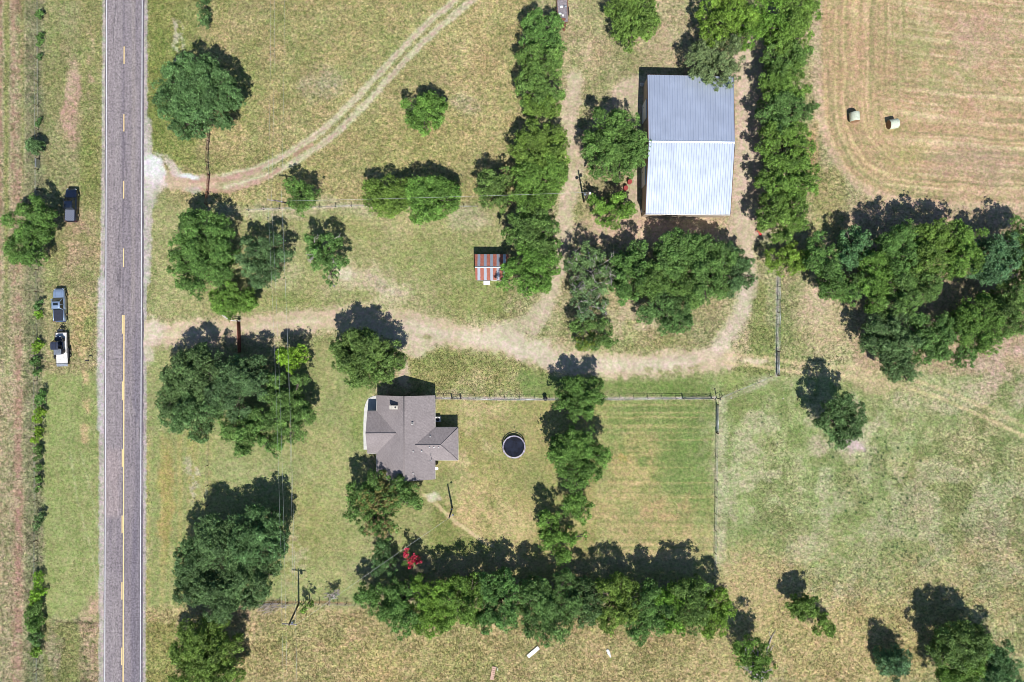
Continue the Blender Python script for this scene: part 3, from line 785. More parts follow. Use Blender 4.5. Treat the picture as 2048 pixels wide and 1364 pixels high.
# road: own slab just above the soil
RL = lambda y: 211.0 - 4.0 * y / 1364.0
RR = lambda y: 288.6 - 2.6 * y / 1364.0
def paint_road(X, Y):
    c = Canvas(X, Y, (158, 148, 150))
    F = c.F; lon = vnoise(X, Y, 5, 41, 260); lon2 = vnoise(X, Y, 2.6, 43, 90); e = fbm(X, Y, 40, 47, 4, 160)
    c.put(sst(.5, .9, lon) * 0.35, (172, 162, 160)); c.put(sst(.5, .1, lon) * 0.35, (138, 128, 136)); c.put(sst(.55, .95, lon2) * 0.2, (126, 118, 128))
    for x, w, k, col in ((222, 9, .35, (170, 158, 156)), (236, 8, .3, (168, 158, 156)), (262, 9, .25, (164, 154, 152)), (268, 5, .30, (176, 164, 152))):
        c.put((1 - sst(w * .5, w, np.abs(X + c.W1 * 4 - x))) * k * sst(1100, 500, Y), col)
    c.put((1 - sst(3, 8, np.abs(X + c.W1 * 5 - 270))) * sst(560, 760, Y) * .55 * sst(.3, .6, e), (116, 110, 124))
    c.put((1 - sst(4, 9, np.abs(X - 279))) * sst(560, 760, Y) * .40, (118, 114, 126))
    c.put((1 - sst(4, 9, np.abs(X + c.W1 * 5 - 256))) * .35 * sst(.35, .6, e), (132, 124, 132))
    c.put(sst(.5, .75, e) * .3, (134, 126, 134)); c.put((1 - sst(1.5, 3, np.abs(X - 247.5))) * .45, (112, 104, 116))
    c.put(c.box(211, 900, 243, 1032, 8, .4) * 0.75, (176, 160, 158)); c.put(c.box(213, 1035, 240, 1150, 16) * 0.35 * sst(.3, .6, e), (122, 112, 122))
    c.put((1 - sst(1, 3.5, np.abs(X - RL(Y) - 0.5))) * 0.7, (104, 96, 104)); c.put((1 - sst(1, 4, np.abs(X - RR(Y) + 1))) * 0.75 * sst(.2, .5, e), (102, 96, 106))
    rg = random.Random(12)
    for k in range(26):
        y0 = rg.uniform(-40, 1380); x0 = rg.uniform(214, 284); L = rg.uniform(20, 150); p = [(x0, y0)]
        for j in range(5): p.append((p[-1][0] + rg.uniform(-2.2, 2.2), p[-1][1] + L / 5))
        c.put(c.line(p, rg.uniform(.8, 1.6), 1.6, .8, 0) * rg.uniform(.25, .6), (92, 86, 94))
    for k in range(7):
        y0 = rg.uniform(0, 1360); c.put(c.line([(212, y0), (246, y0 + rg.uniform(-4, 4)), (286, y0 + rg.uniform(-5, 5))], 1.2, 1.5, .6, 0) * .35, (100, 94, 102))
    for k in range(14):
        c.put(c.blob(rg.choice((226, 238, 258, 272)), rg.uniform(0, 1364), rg.uniform(2, 5), rg.uniform(6, 30), 0) * rg.uniform(.2, .5), rg.choice(((122, 114, 122), (172, 162, 160), (130, 120, 128))))
    return c
def build_road():
    ry = np.concatenate([[-29000, -9000, -3000, -900, -300], np.arange(-80, 1446, 3.0), [1700, 2400, 5000, 11000, 29000]])
    rx = np.linspace(211, 288.6, 40)
    o = sheet('road', rx, ry, 0.030, M['road'], paint_road)
    me = o.data; n = len(me.vertices); co = np.empty(n * 3); me.vertices.foreach_get('co', co); co = co.reshape(-1, 3)
    py = 682 - co[:, 1] / S; t = (co[:, 0] / S + 1024 - 211) / 77.6; pc = np.clip(py, -300, 1800)
    px = RL(pc) + t * (RR(pc) - RL(pc)); wob = (vnoise(py, py * 0, 14, 8) - .5) * 1.6
    px = np.where(t < 0.001, px + wob, np.where(t > 0.999, px - wob, px))
    co[:, 0] = (px - 1024) * S; me.vertices.foreach_set('co', co.ravel()); me.update()
    return o
build_road()

def stripe(pts, w, mat, name='road_marking', z=0.036):
    mb = MB()
    p = [P(x, y, 0) for x, y in pts]
    vs = []
    for i, q in enumerate(p):
        d = (p[min(i + 1, len(p) - 1)] - p[max(i - 1, 0)]).normalized(); nrm = Vector((-d.y, d.x, 0))
        vs += [(q.x + nrm.x * w / 2, q.y + nrm.y * w / 2, z), (q.x - nrm.x * w / 2, q.y - nrm.y * w / 2, z)]
    mb.add(vs, [(2 * i, 2 * i + 1, 2 * i + 3, 2 * i + 2) for i in range(len(p) - 1)])
    o = mb.build(name, mat); o['kind'] = 'structure'; return o
stripe([(213.6 - 3.9 * y / 1364, y) for y in (-3000, -100, 300, 700, 1000, 1400, 4000)][1:6] , 0.14, M['paint_white'])
stripe([(284.6 - 4.0 * y / 1364, y) for y in (-100, 300, 700, 1000, 1400)], 0.14, M['paint_white'])
yx = lambda y: 248.6 - 3.4 * y / 1364
stripe([(yx(y) + 1.2, y) for y in (630, 800, 1000, 1200, 1420)], 0.21, M['paint_yellow'])
for y0, y1 in ((-42, -7), (93, 128), (228, 263), (362, 397), (497, 534), (630, 667), (763, 800), (898, 934), (1031, 1066), (1164, 1199), (1295, 1330), (1428, 1440)):
    off = 0.0 if y0 < 600 else -1.6
    stripe([(yx(y0) + off, y0), (yx(y1) + off, y1)], 0.18, M['paint_yellow'])

# ------------------------------------------------------------------ standing grass: seed heads and tufts over the uncut ground
def pasture_grass(n=190000):
    rng = np.random.default_rng(77)
    me0 = ground.data; nv = len(me0.vertices); col = np.empty(nv * 4); me0.color_attributes['Col'].data.foreach_get('color', col)
    col = col.reshape(len(ys), len(xs), 4)
    px = rng.uniform(-20, 2068, n * 3); py = rng.uniform(-20, 1384, n * 3)
    ci = col[np.searchsorted(ys, py).clip(0, len(ys) - 1), np.searchsorted(xs, px).clip(0, len(xs) - 1)]
    dn = fbm(px, py, 26, 991, 3); keep = (rng.random(n * 3) < np.clip((ci[:, 3] - .35) * 1.5, 0, 1) ** 1.5 * (.35 + .65 * sst(.35, .60, dn))) & ~((px > 203) & (px < 294))
    px, py, ci = px[keep][:n], py[keep][:n], ci[keep][:n]; n = len(px)
    X = (px - 1024) * S; Y = (682 - py) * S
    B = 4; h = rng.uniform(.06, .20, n) * (0.5 + ci[:, 3] * .6)
    base = np.repeat(np.stack([X, Y, np.full(n, 0.0)], 1), B, 0); hh = np.repeat(h, B)
    a = rng.uniform(0, 6.283, n * B); dx = np.cos(a); dy = np.sin(a); w = hh * rng.uniform(.16, .34, n * B)
    lean = rng.uniform(.35, 1.0, n * B) * hh
    p0 = base + np.stack([-dy * w, dx * w, np.zeros(n * B)], 1); p1 = base + np.stack([dy * w, -dx * w, np.zeros(n * B)], 1)
    tip = base + np.stack([dx * lean, dy * lean, hh], 1)
    v = np.stack([p0, p1, tip], 1).reshape(-1, 3)
    tone = rng.choice([.84, 1.0, 1.2, 1.42], n, p=[.2, .3, .3, .2])[:, None] * rng.uniform(.85, 1.15, (n, 1))
    cc = np.repeat(np.clip(ci[:, :3] * tone, .01, .7), B * 3, 0)
    me = bpy.data.meshes.new('pasture_grass'); m = len(v); me.vertices.add(m); me.vertices.foreach_set('co', v.ravel())
    me.loops.add(m); me.loops.foreach_set('vertex_index', np.arange(m, dtype=np.int32)); me.polygons.add(m // 3)
    me.polygons.foreach_set('loop_start', np.arange(0, m, 3, dtype=np.int32)); me.polygons.foreach_set('loop_total', np.full(m // 3, 3, np.int32)); me.update()
    c4 = np.ones((m, 4)); c4[:, :3] = cc; at = me.color_attributes.new('Col', 'FLOAT_COLOR', 'POINT'); at.data.foreach_set('color', c4.ravel())
    me.materials.append(M['leaf']); o = bpy.data.objects.new('pasture_grass', me); sc.collection.objects.link(o)
    tag(o, 'uncut dry grass and weed tufts over the pastures and verges', 'grass', kind='stuff'); return o
pasture_grass()
# ------------------------------------------------------------------ buildings
def W(px, py, z): return P(px, py, z)

def build_house():
    e = 2.75; R_ = e + 2.05
    # eave corners as the photograph shows them, taken back to their true place
    g = lambda x, y, z=e: P(x, y, z)
    x0, x1 = g(753, 0).x, g(870, 0).x; yN, yS = g(0, 790.7).y, g(0, 958.6).y
    wx, wy0, wy1 = g(734.6, 0).x, g(0, 821.8).y, g(0, 906.6).y
    ex, ey0, ey1 = g(916, 0).x, g(0, 854.7).y, g(0, 920.3).y
    cx, cy = (x0 + x1) / 2, (yN + yS) / 2
    root = empty('house', (cx, cy, 0)); tag(root, 'single storey house with grey brown shingle roof, brick chimney and two side wings', 'house')
    X0, X1, YN, YS = x0 - cx, x1 - cx, yN - cy, yS - cy
    WX, WN, WS = wx - cx, wy0 - cy, wy1 - cy; EX, EN, ES = ex - cx, ey0 - cy, ey1 - cy
    mid = (X0 + X1) / 2; slope = (R_ - e) / (X1 - mid)
    o = 0.45
    # walls under the eaves
    w = MB()
    w.box((mid, (YN + YS) / 2, e / 2 - .05), (X1 - X0 - 2 * o, YN - YS - 2 * o, e - 0.1))
    w.box(((WX + o + X0 + o) / 2, (WN + WS) / 2, e / 2 - .07), (X0 - WX + 0.02, WN - WS - 2 * o, e - 0.14))
    w.box(((EX - o + X1 - o) / 2, (EN + ES) / 2, e / 2 - .07), (EX - X1 + 0.02, EN - ES - 2 * o, e - 0.14))
    for yy, sg in ((YN - o, 1), (YS + o, -1)):           # gable triangles
        hz = (X1 - o - mid) * slope
        w.add([(X0 + o, yy, e - .1), (X1 - o, yy, e - .1), (mid, yy, e + hz - .12), (X0 + o, yy - sg * .2, e - .1), (X1 - o, yy - sg * .2, e - .1), (mid, yy - sg * .2, e + hz - .12)],
              [(0, 1, 2), (5, 4, 3), (0, 3, 4, 1), (1, 4, 5, 2), (2, 5, 3, 0)])
    w.build('wall', M['brick'], root)
    # roof planes (each a thin slab), wings run into the main roof
    t = 0.14; r = MB()
    def slab(pts):
        n = len(pts); vs = [Vector(p) for p in pts]; lo = [v - Vector((0, 0, t)) for v in vs]
        r.add(vs + lo, [tuple(range(n)), tuple(reversed(range(n, 2 * n)))] + [(k, (k + 1) % n, n + (k + 1) % n, n + k) for k in range(n)])
    slab([(X0, YN, e), (X0, YS, e), (mid, YS, R_), (mid, YN, R_)][::1])
    slab([(mid, YN, R_), (mid, YS, R_), (X1, YS, e), (X1, YN, e)])
    wm = (WN + WS) / 2; wr = e + (WN - wm) * slope; xi = X0 + (wr - e) / slope
    d = 0.012
    slab([(WX, WN, e + d), (WX, wm, wr + d), (xi, wm, wr + d), (X0, WN, e + d)])
    slab([(WX, wm, wr + d), (WX, WS, e + d), (X0, WS, e + d), (xi, wm, wr + d)])
    em = (EN + ES) / 2; er = e + (EN - em) * slope * 1.15; xe = X1 - (er - e) / slope; hip = EX - (EN - em)
    slab([(X1, EN, e + d), (xe, em, er + d), (hip, em, er + d), (EX, EN, e + d)])
    slab([(xe, em, er + d), (X1, ES, e + d), (EX, ES, e + d), (hip, em, er + d)])
    slab([(hip, em, er + d), (EX, ES, e + d), (EX, EN, e + d)])
    roof = r.build('roof', M['shingle'], root)
    c = MB()
    c.tube([(mid, YN, R_ + .03), (mid, YS, R_ + .03)], 0.09, 6); c.tube([(WX, wm, wr + .03), (xi, wm, wr + .03)], 0.08, 6)
    c.tube([(xe, em, er + .03), (hip, em, er + .03)], 0.08, 6); c.tube([(hip, em, er + .03), (EX, ES, e + .04)], 0.07, 6); c.tube([(hip, em, er + .03), (EX, EN, e + .04)], 0.07, 6)
    c.build('ridge_cap', M['shingle'], roof)
    f = MB()
    for a, b in (((X0, YN), (X0, WN)), ((X0, WS), (X0, YS)), ((X1, YN), (X1, EN)), ((X1, ES), (X1, YS)), ((WX, WS), (X0, WS)), ((WX, WN), (X0, WN)), ((X1, EN), (EX, EN)), ((EX, EN), (EX, ES)), ((EX, ES), (X1, ES))):
        f = MB(); f.tube([(a[0], a[1], e - .1), (b[0], b[1], e - .1)], 0.075, 6); f.build('gutter', M['trim'], root)
    def onroof(px, py):
        z = e + 1.0
        for _ in range(4):
            q = P(px, py, z); lx, ly = q.x - cx, q.y - cy
            z = e + max(0, (1 - abs(lx - mid) / (X1 - mid))) * (R_ - e)
            if lx > X1 or (EN > ly > ES and lx > mid):
                z = max(z, min(er, e + (EN - em - abs(ly - em)) * slope * 1.15) if lx < EX else e)
            if lx < X0: z = e + (WN - wm - abs(ly - wm)) * slope
        return Vector((lx, ly, z))
    q = onroof(789, 815)
    ch = MB(); ch.box((q.x, q.y + .1, q.z + 0.1), (1.30, 0.55, 1.6)); ch.box((q.x, q.y + .1, q.z + .93), (1.42, .66, 0.10))
    chim = ch.build('chimney', M['stone'], roof)
    MB().tube([(q.x + .3, q.y + .1, q.z + .97), (q.x + .3, q.y + .1, q.z + 1.12)], .13, 8).build('chimney_cap', M['black'], chim)
    q = onroof(824.8, 846.5)
    v = MB(); v.box((q.x, q.y, q.z + .12), (.36, .36, .3)); v.build('roof_vent', M['offwhite'], roof)
    v = MB(); v.box((q.x - .02, q.y + .02, q.z + .285), (.24, .24, .04)); v.build('roof_vent', M['black'], roof)
    for px, py in ((826.5, 903), (843.4, 902), (859, 894), (868, 894.4), (877, 894.3), (860.5, 873), (826.3, 947)):
        q = onroof(px, py); v = MB(); v.tube([(q.x, q.y, q.z - .05), (q.x, q.y, q.z + .38)], .07, 8); v.tube([(q.x, q.y, q.z - .02), (q.x, q.y, q.z + .1)], [.17, .09], 8)
        v.build('vent_pipe', M['offwhite'], roof)
    q = onroof(863.5, 918); a = MB(); a.tube([(q.x, q.y, q.z - .1), (q.x - .05, q.y - .05, q.z + 1.9)], .035, 6); a.tube([(q.x - .35, q.y, q.z + 1.6), (q.x + .3, q.y + .1, q.z + 1.8)], .025, 6)
    a.build('antenna_mast', M['steel'], roof)
    # windows and door
    def window(x, y, wd, axis):
        m = MB(); p = MB(); s_ = (wd, .08, 1.2) if axis == 'y' else (.08, wd, 1.2)
        m.box((x, y, 1.5), s_); s2 = (wd - .16, .12, 1.04) if axis == 'y' else (.12, wd - .16, 1.04)
        fr = m.build('window', M['trim'], root); p.box((x, y, 1.5), s2).build('pane', M['window'], fr)
    window(mid - 2.5, YN - o, 1.5, 'y'); window(mid + 2.2, YN - o, 1.2, 'y'); window(mid - 2, YS + o, 1.6, 'y'); window(mid + 2, YS + o, 1.2, 'y')
    window(WX + o, wm - 1.2, 1.5, 'x'); window(EX - o, em, 1.4, 'x'); window(X1 - o, YS + 2.0, 1.2, 'x'); window(X1 - o, YN - 2.4, 1.2, 'x')
    dd = MB(); dd.box((WX + o, wm + 1.2, 1.05), (.1, .95, 2.1)); door = dd.build('door', M['white'], root)
    MB().box((WX + o - .08, wm + 1.55, 1.0), (.06, .05, .12)).build('handle', M['black'], door)
    return cx, cy
build_house()

# curved concrete walk round the west wing
mb = MB()
inner = [(752, 797), (742, 801), (736, 810), (734, 824), (734, 860), (734, 899)]
outer = [(752, 791), (738, 796), (731, 808), (728, 826), (727, 860), (727.5, 899)]
ring = outer + [(736, 899), (745, 899), (756, 860), (756, 797)]
pts = [P(x, y, 0) for x, y in smooth_path(outer) + [(745, 899), (756, 860), (756, 797)]]
mb.poly([(p.x, p.y) for p in reversed(pts)], -.05, .09)
o = mb.build('front_walk', M['conc']); o['kind'] = 'structure'

def build_barn():
    e, rg = 4.3, 6.1
    c = {'nw': P(1295, 149.5, e), 'sw': P(1291, 427, e), 'se': P(1460.5, 428.5, e), 'ne': P(1466.8, 153, e), 'rw': P(1297.5, 282, rg), 're': P(1469.5, 284, rg)}
    ctr = P(1380, 288, 5.2); root = empty('barn', (ctr.x, ctr.y, 0))
    tag(root, 'large metal barn with low gabled ribbed roof, white on its south slope', 'barn')
    L = {k: v - Vector((ctr.x, ctr.y, 0)) for k, v in c.items()}
    r = MB()
    def slope(a, b, c_, d):   # a,b eave  d,c ridge, ribs run eave to ridge
        n = 34
        nrm = (b - a).cross(d - a).normalized()
        if nrm.z < 0: nrm = -nrm
        prof = [(0.0, 0), (.62, 0), (.70, 1), (.88, 1), (.96, 0)]
        top = []; bot = []
        for i in range(n):
            for u, h in prof:
                t = (i + u) / (n - .04)
                A = a.lerp(b, min(t, 1)); D = d.lerp(c_, min(t, 1))
                top.append(A + nrm * (.075 * h)); bot.append(D + nrm * (.075 * h))
        m = len(top); vs = top + bot
        r.add(vs, [(k, k + 1, m + k + 1, m + k) for k in range(m - 1)])
        r.add([a - nrm * .08, b - nrm * .08, c_ - nrm * .08, d - nrm * .08], [(0, 1, 2, 3)])
    slope(L['nw'], L['ne'], L['re'], L['rw']); 
    slope(L['se'], L['sw'], L['rw'], L['re'])
    roof = r.build('roof', M['roof_metal'], root)
    cap = MB(); cap.add([L['rw'] + Vector((0, .22, -.02)), L['re'] + Vector((0, .22, -.02)), L['re'] + Vector((0, 0, .09)), L['rw'] + Vector((0, 0, .09)), L['re'] + Vector((0, -.22, -.02)), L['rw'] + Vector((0, -.22, -.02))], [(0, 1, 2, 3), (3, 2, 4, 5)])
    cap.build('ridge_cap', M['roof_metal'], roof)
    tr = MB()
    for a, b in (('nw', 'ne'), ('ne', 're'), ('re', 'se'), ('sw', 'rw'), ('rw', 'nw')):
        tr.tube([L[a] - Vector((0, 0, .1)), L[b] - Vector((0, 0, .1))], .11, 4)
    tr.build('roof_trim', M['barn_trim'], root)
    g = MB(); g.tube([L['sw'] - Vector((0, .08, .1)), L['se'] - Vector((0, .08, .1))], .12, 6); g.build('gutter', M['offwhite'], root)
    w = MB(); k = .985
    def inn(p, z=None): return Vector((p.x * k, p.y * k, p.z if z is None else z))
    dz = Vector((0, 0, .2))
    wall = [('nw', 'rw', 'sw'), ('se', 're', 'ne')]
    for a, m_, b in wall:
        w.add([inn(L[a], 0), inn(L[b], 0), inn(L[b]) - dz, inn(L[m_]) - dz, inn(L[a]) - dz], [(0, 1, 2, 3, 4)])
    for a, b in (('nw', 'ne'), ('se', 'sw')):
        w.add([inn(L[a], 0), inn(L[b], 0), inn(L[b]) - dz, inn(L[a]) - dz], [(0, 1, 2, 3)])
    w.build('wall', M['barn_wall'], root)
    for s_ in (-.45, .35):
        dd = MB(); p = L['nw'].lerp(L['sw'], .5 + s_ * .6); dd.box((p.x * k - .06, p.y, 1.7), (.1, 3.4, 3.4)); door = dd.build('door', M['white'], root)
        MB().box((p.x * k - .13, p.y + .9, 1.1), (.06, .06, .3)).build('handle', M['black'], door)
    # hose or cable lying over the west edge of the roof
    hose = MB(); q = [(1300, 306), (1305, 318), (1304, 326), (1299, 332), (1294, 337)]
    pts = [P(x, y, 5.35 - (y - 306) * .006) - Vector((ctr.x, ctr.y, 0)) for x, y in smooth_path(q)]
    hose.tube(pts, .05, 6); hose.build('roof_cable', M['black'], root)
build_barn()

# pole with a short arm at the barn's south west corner
b0 = P(1286.5, 428.5, 0); pr = empty('lamp_post', b0); tag(pr, 'thin dark post with a short arm at the south west corner of the metal barn', 'post')
MB().tube([(0, 0, 0), (0, 0, 2.9)], .06, 6).build('pole', M['black'], pr)
MB().box((-.15, 0, 2.9), (.75, .18, .16)).build('lamp_head', M['black'], pr)
o = empty('feed_trough', P(1287, 423, 0)); tag(o, 'small white box against the foot of the barn south west corner', 'box')
m_ = MB(); m_.box((0, .0, .28), (.9, .5, .56)); m_.build('box_body', M['white'], o); MB().box((0, 0, .585), (.98, .58, .05)).build('lid', M['white'], o)

def build_shed():
    e, rg = 2.35, 3.0
    x0, x1 = 949.2, 1017.0
    c = P((x0 + x1) / 2, 534, 2.5); root = empty('shed', (c.x, c.y, 0)); tag(root, 'small old shed with rust striped tin roof half under a tree', 'shed')
    O = Vector((c.x, c.y, 0))
    nw, ne, sw, se = P(x0, 508.5, e) - O, P(x1, 508.5, e) - O, P(x0 + 2, 560.3, e) - O, P(x1 + 1, 560.3, e) - O
    rw, re = P(x0 + .8, 534, rg) - O, P(x1 + .5, 534, rg) - O
    r = MB()
    def cor(a, b, c_, d):
        n = 90; top = []; bot = []
        for i in range(n + 1):
            t = i / n; h = .03 * math.sin(i * math.pi)+ (.03 if i % 2 else 0)
            top.append(a.lerp(b, t) + Vector((0, 0, h))); bot.append(d.lerp(c_, t) + Vector((0, 0, h)))
        m = n + 1; r.add(top + bot, [(k, k + 1, m + k + 1, m + k) for k in range(n)])
    cor(nw, ne, re, rw); cor(se, sw, rw, re)
    roof = r.build('roof', M['shed_roof'], root)
    cap = MB(); cap.add([rw + Vector((0, .14, 0)), re + Vector((0, .14, 0)), re + Vector((0, 0, .08)), rw + Vector((0, 0, .08)), re - Vector((0, .14, 0)), rw - Vector((0, .14, 0))], [(0, 1, 2, 3), (3, 2, 4, 5)])
    cap.build('ridge_cap', M['steel'], roof)
    w = MB(); k = .95
    f = lambda p, z=None: Vector((p.x * k, p.y * k, (p.z - .07) if z is None else z))
    w.add([f(nw, 0), f(sw, 0), f(sw), f(rw), f(nw)], [(0, 1, 2, 3, 4)]); w.add([f(ne, 0), f(se, 0), f(se), f(re), f(ne)], [(0, 1, 2, 3, 4)])
    w.add([f(nw, 0), f(ne, 0), f(ne), f(nw)], [(0, 1, 2, 3)]); w.add([f(sw, 0), f(se, 0), f(se), f(sw)], [(0, 1, 2, 3)])
    w.build('wall', M['plank'], root)
    MB().box((.4, sw.y * k - .04, 1.0), (1.0, .06, 1.95)).build('door', M['offwhite'], root)
build_shed()
p = P(973.5, 565.5, 0.2); st = empty('door_step', (p.x, p.y, 0)); tag(st, 'white two tread step box on the grass south of the rusty shed', 'step')
MB().box((0, .12, .2), (1.15, .42, .4)).build('tread', M['white'], st); MB().box((0, -.22, .1), (1.15, .24, .2)).build('tread', M['white'], st)

# air conditioner beside the house, gas bottle group
def ac(px, py, label, s_=.85):
    p = P(px, py, .4); r = empty('air_conditioner', (p.x, p.y, 0)); tag(r, label, 'air conditioner')
    MB().box((0, 0, .42), (s_, s_, .84)).build('casing', M['offwhite'], r)
    f = MB(); f.tube([(0, 0, .84), (0, 0, .87)], s_ * .38, 16); f.build('fan_grille', M['black'], r)
    MB().box((0, 0, .03), (s_ + .2, s_ + .2, .06)).build('base_slab', M['conc'], r)
ac(876, 838, 'grey air conditioner unit in the shaded corner north of the east wing')
p = P(874, 934, .3); g = empty('satellite_dish', (p.x, p.y, 0)); tag(g, 'small white dish on a post beside the south east house wall', 'satellite dish')
MB().tube([(0, 0, 0), (0, 0, 1.1)], .04, 6).build('post', M['black'], g)
d = MB(); d.tube([(0, 0, 1.1), (0, -.06, 1.16), (0, -.10, 1.24)], [.08, .3, .36], 14); d.build('dish', M['white'], g)
p = P(872.6, 925, .4); g = empty('electric_meter_box', (p.x - .1, p.y, 0)); tag(g, 'dark utility box on the house wall just south of the east wing', 'utility box')
MB().box((0, 0, 1.3), (.2, .45, .7)).build('box_body', M['black'], g); MB().tube([(0, 0, 0), (0, 0, 1.0)], .05, 6).build('conduit', M['steel'], g)

# ------------------------------------------------------------------ vehicles
def tyre(mb_t, mb_r, x, y, r=.40, w=.28):
    s_ = 1 if x > 0 else -1
    mb_t.tube([(x - s_ * w / 2, y, r), (x - s_ * w * .4, y, r), (x + s_ * w * .4, y, r), (x + s_ * w / 2, y, r)], [r * .86, r, r, r * .86], 20)
    mb_r.tube([(x + s_ * w * .42, y, r), (x + s_ * w * .55, y, r)], [r * .6, r * .5], 14)

def wheel_pair(root, y, tr, r=.40):
    for x in (-tr, tr):
        t = MB(); q = MB(); tyre(t, q, x, y, r); w = t.build('wheel', M['rubber'], root); q.build('rim', M['chrome'], w)

def pickup(loc, rz, paint, label, cover, sunroof, bumpers):
    root = empty('pickup_truck', loc, rz); tag(root, label, 'pickup truck')
    hl = 2.95; hw = .99
    def sec(y, w, zb, zt, tt=.10):
        return [Vector((x, y, z)) for x, z in ((-w, zb), (w, zb), (w + .02, zb + (zt - zb) * .55), (w - .02, zt - tt * .5), (w - tt, zt), (-w + tt, zt), (-w + .02, zt - tt * .5), (-w - .02, zb + (zt - zb) * .55))]
    b = MB()
    prof = [(-hl + .06, .93, .55, 1.10), (-hl + .12, .97, .45, 1.18), (-2.2, .99, .40, 1.20), (-.95, .99, .38, 1.20)]
    # bed is open: three walls and floor, the cab and bonnet are a loft
    secs = [sec(-.80, .985, .38, 1.20), sec(-.2, .99, .36, 1.20), (sec(1.0, .99, .36, 1.18)), sec(1.35, .985, .40, 1.16), sec(2.2, .965, .42, 1.12), sec(2.62, .92, .45, 1.05), sec(2.85, .82, .50, .93), sec(2.93, .66, .54, .80)]
    b.loft(secs, smooth=True)
    for s_ in (-1, 1): b.loft([[Vector((s_ * (.99 - dx), y, z)) for dx, z in ((0, .42), (.02, .8), (0, 1.16), (.04, 1.2), (.14, 1.2), (.16, 1.15), (.14, .42))] for y in (-hl + .05, -2.2, -.75)], smooth=True)
    b.box((0, -1.85, .62), (1.75, 2.15, .08)); b.box((0, -hl + .10, .86), (1.90, .10, .66)); b.box((0, -.86, .9), (1.8, .08, .58))
    body = b.build('body', paint, root)
    h = MB()
    for s_ in (-1, 1): h.box((s_ * .52, 1.95, 1.135), (.10, 1.0, .05), rx=-.06)
    h.box((0, 1.95, 1.13), (.62, .95, .04), rx=-.06); h.build('bonnet_ridge', paint, body)
    # greenhouse
    g = MB(); wl_, wt = .93, .70
    def gs(y, w, z): return [Vector((-w, y, z)), Vector((w, y, z))]
    lo = [(-.92, 1.18), (1.42, 1.16)]; hi = [(-.62, 1.90), (.58, 1.91)]
    g.loft([[Vector((-wl_, -.92, 1.17)), Vector((wl_, -.92, 1.17)), Vector((wl_, 1.36, 1.13)), Vector((-wl_, 1.36, 1.13))],
            [Vector((-wt - .03, -.66, 1.84)), Vector((wt + .03, -.66, 1.84)), Vector((wt, .56, 1.86)), Vector((-wt, .56, 1.86))]])
    g.build('cab_glass', M['glass'], root)
    rf = MB()
    def rs(y, w, z, d=.06): return [Vector((-w, y, z - d)), Vector((w, y, z - d)), Vector((w, y, z - .02)), Vector((w * .6, y, z + .02)), Vector((-w * .6, y, z + .02)), Vector((-w, y, z - .02))]
    rf.loft([rs(-.68, wt, 1.86), rs(-.55, wt + .06, 1.91), rs(.3, wt + .06, 1.93), rs(.52, wt + .03, 1.91), rs(.60, wt - .03, 1.87)], smooth=True)
    for s_ in (-1, 1):
        rf.tube([(s_ * (wt + .04), .56, 1.87), (s_ * (wl_ - .01), 1.34, 1.15)], .045, 6)
        rf.tube([(s_ * (wt + .05), -.62, 1.86), (s_ * (wl_), -.90, 1.18)], .07, 6)
        rf.tube([(s_ * (wt + .07), -.0, 1.87), (s_ * (wl_ + .01), .02, 1.17)], .045, 6)
    roof = rf.build('roof', paint, root)
    if sunroof: MB().box((0, .12, 1.955), (.86, .48, .02)).build('sunroof', M['glass'], roof)
    m = MB(); m.box((0, -1.88, 1.215), (1.66, 1.96, .05)); m.build('bed_cover', cover, root)
    for s_ in (-1, 1):
        mm = MB(); mm.box((s_ * 1.16, 1.02, 1.22), (.22, .13, .20)); mm.box((s_ * 1.03, 1.04, 1.20), (.14, .06, .06)); mm.build('mirror', paint, root)
        MB().box((s_ * .74, 2.86, .84), (.28, .12, .16), rz=-s_ * .35).build('headlight', M['lamp_clear'], root)
        MB().box((s_ * .88, -hl + .06, .98), (.15, .10, .34)).build('tail_light', M['tail_red'], root)
    MB().box((0, 2.96, .50), (1.62, .16, .22)).build('front_bumper', bumpers, root)
    MB().box((0, -hl - .03, .52), (1.80, .16, .18)).build('rear_bumper', bumpers, root)
    MB().box((0, 2.945, .74), (1.05, .05, .24)).build('grille', M['black'], root)
    wheel_pair(root, 1.92, .87); wheel_pair(root, -1.75, .87)
    return root
q = P(142.3, 410, .9); q.z = 0
bt = pickup(q, math.radians(-1.2), M['car_black'], 'black pickup truck with grey tarp over its bed parked on the west verge', M['tarp'], False, M['black'])
q = P(117.8, 610, 1.0); q.z = 0
st = pickup(q, math.radians(1.5), M['car_silver'], 'silver pickup truck with dark bed cover hitched to a trailer', M['tonneau'], True, M['chrome'])
c_ = MB(); c_.box((-.25, -.78, 1.25), (.6, .14, .1)); 
o = c_.build('red_strap', M['toy_red'], bt)

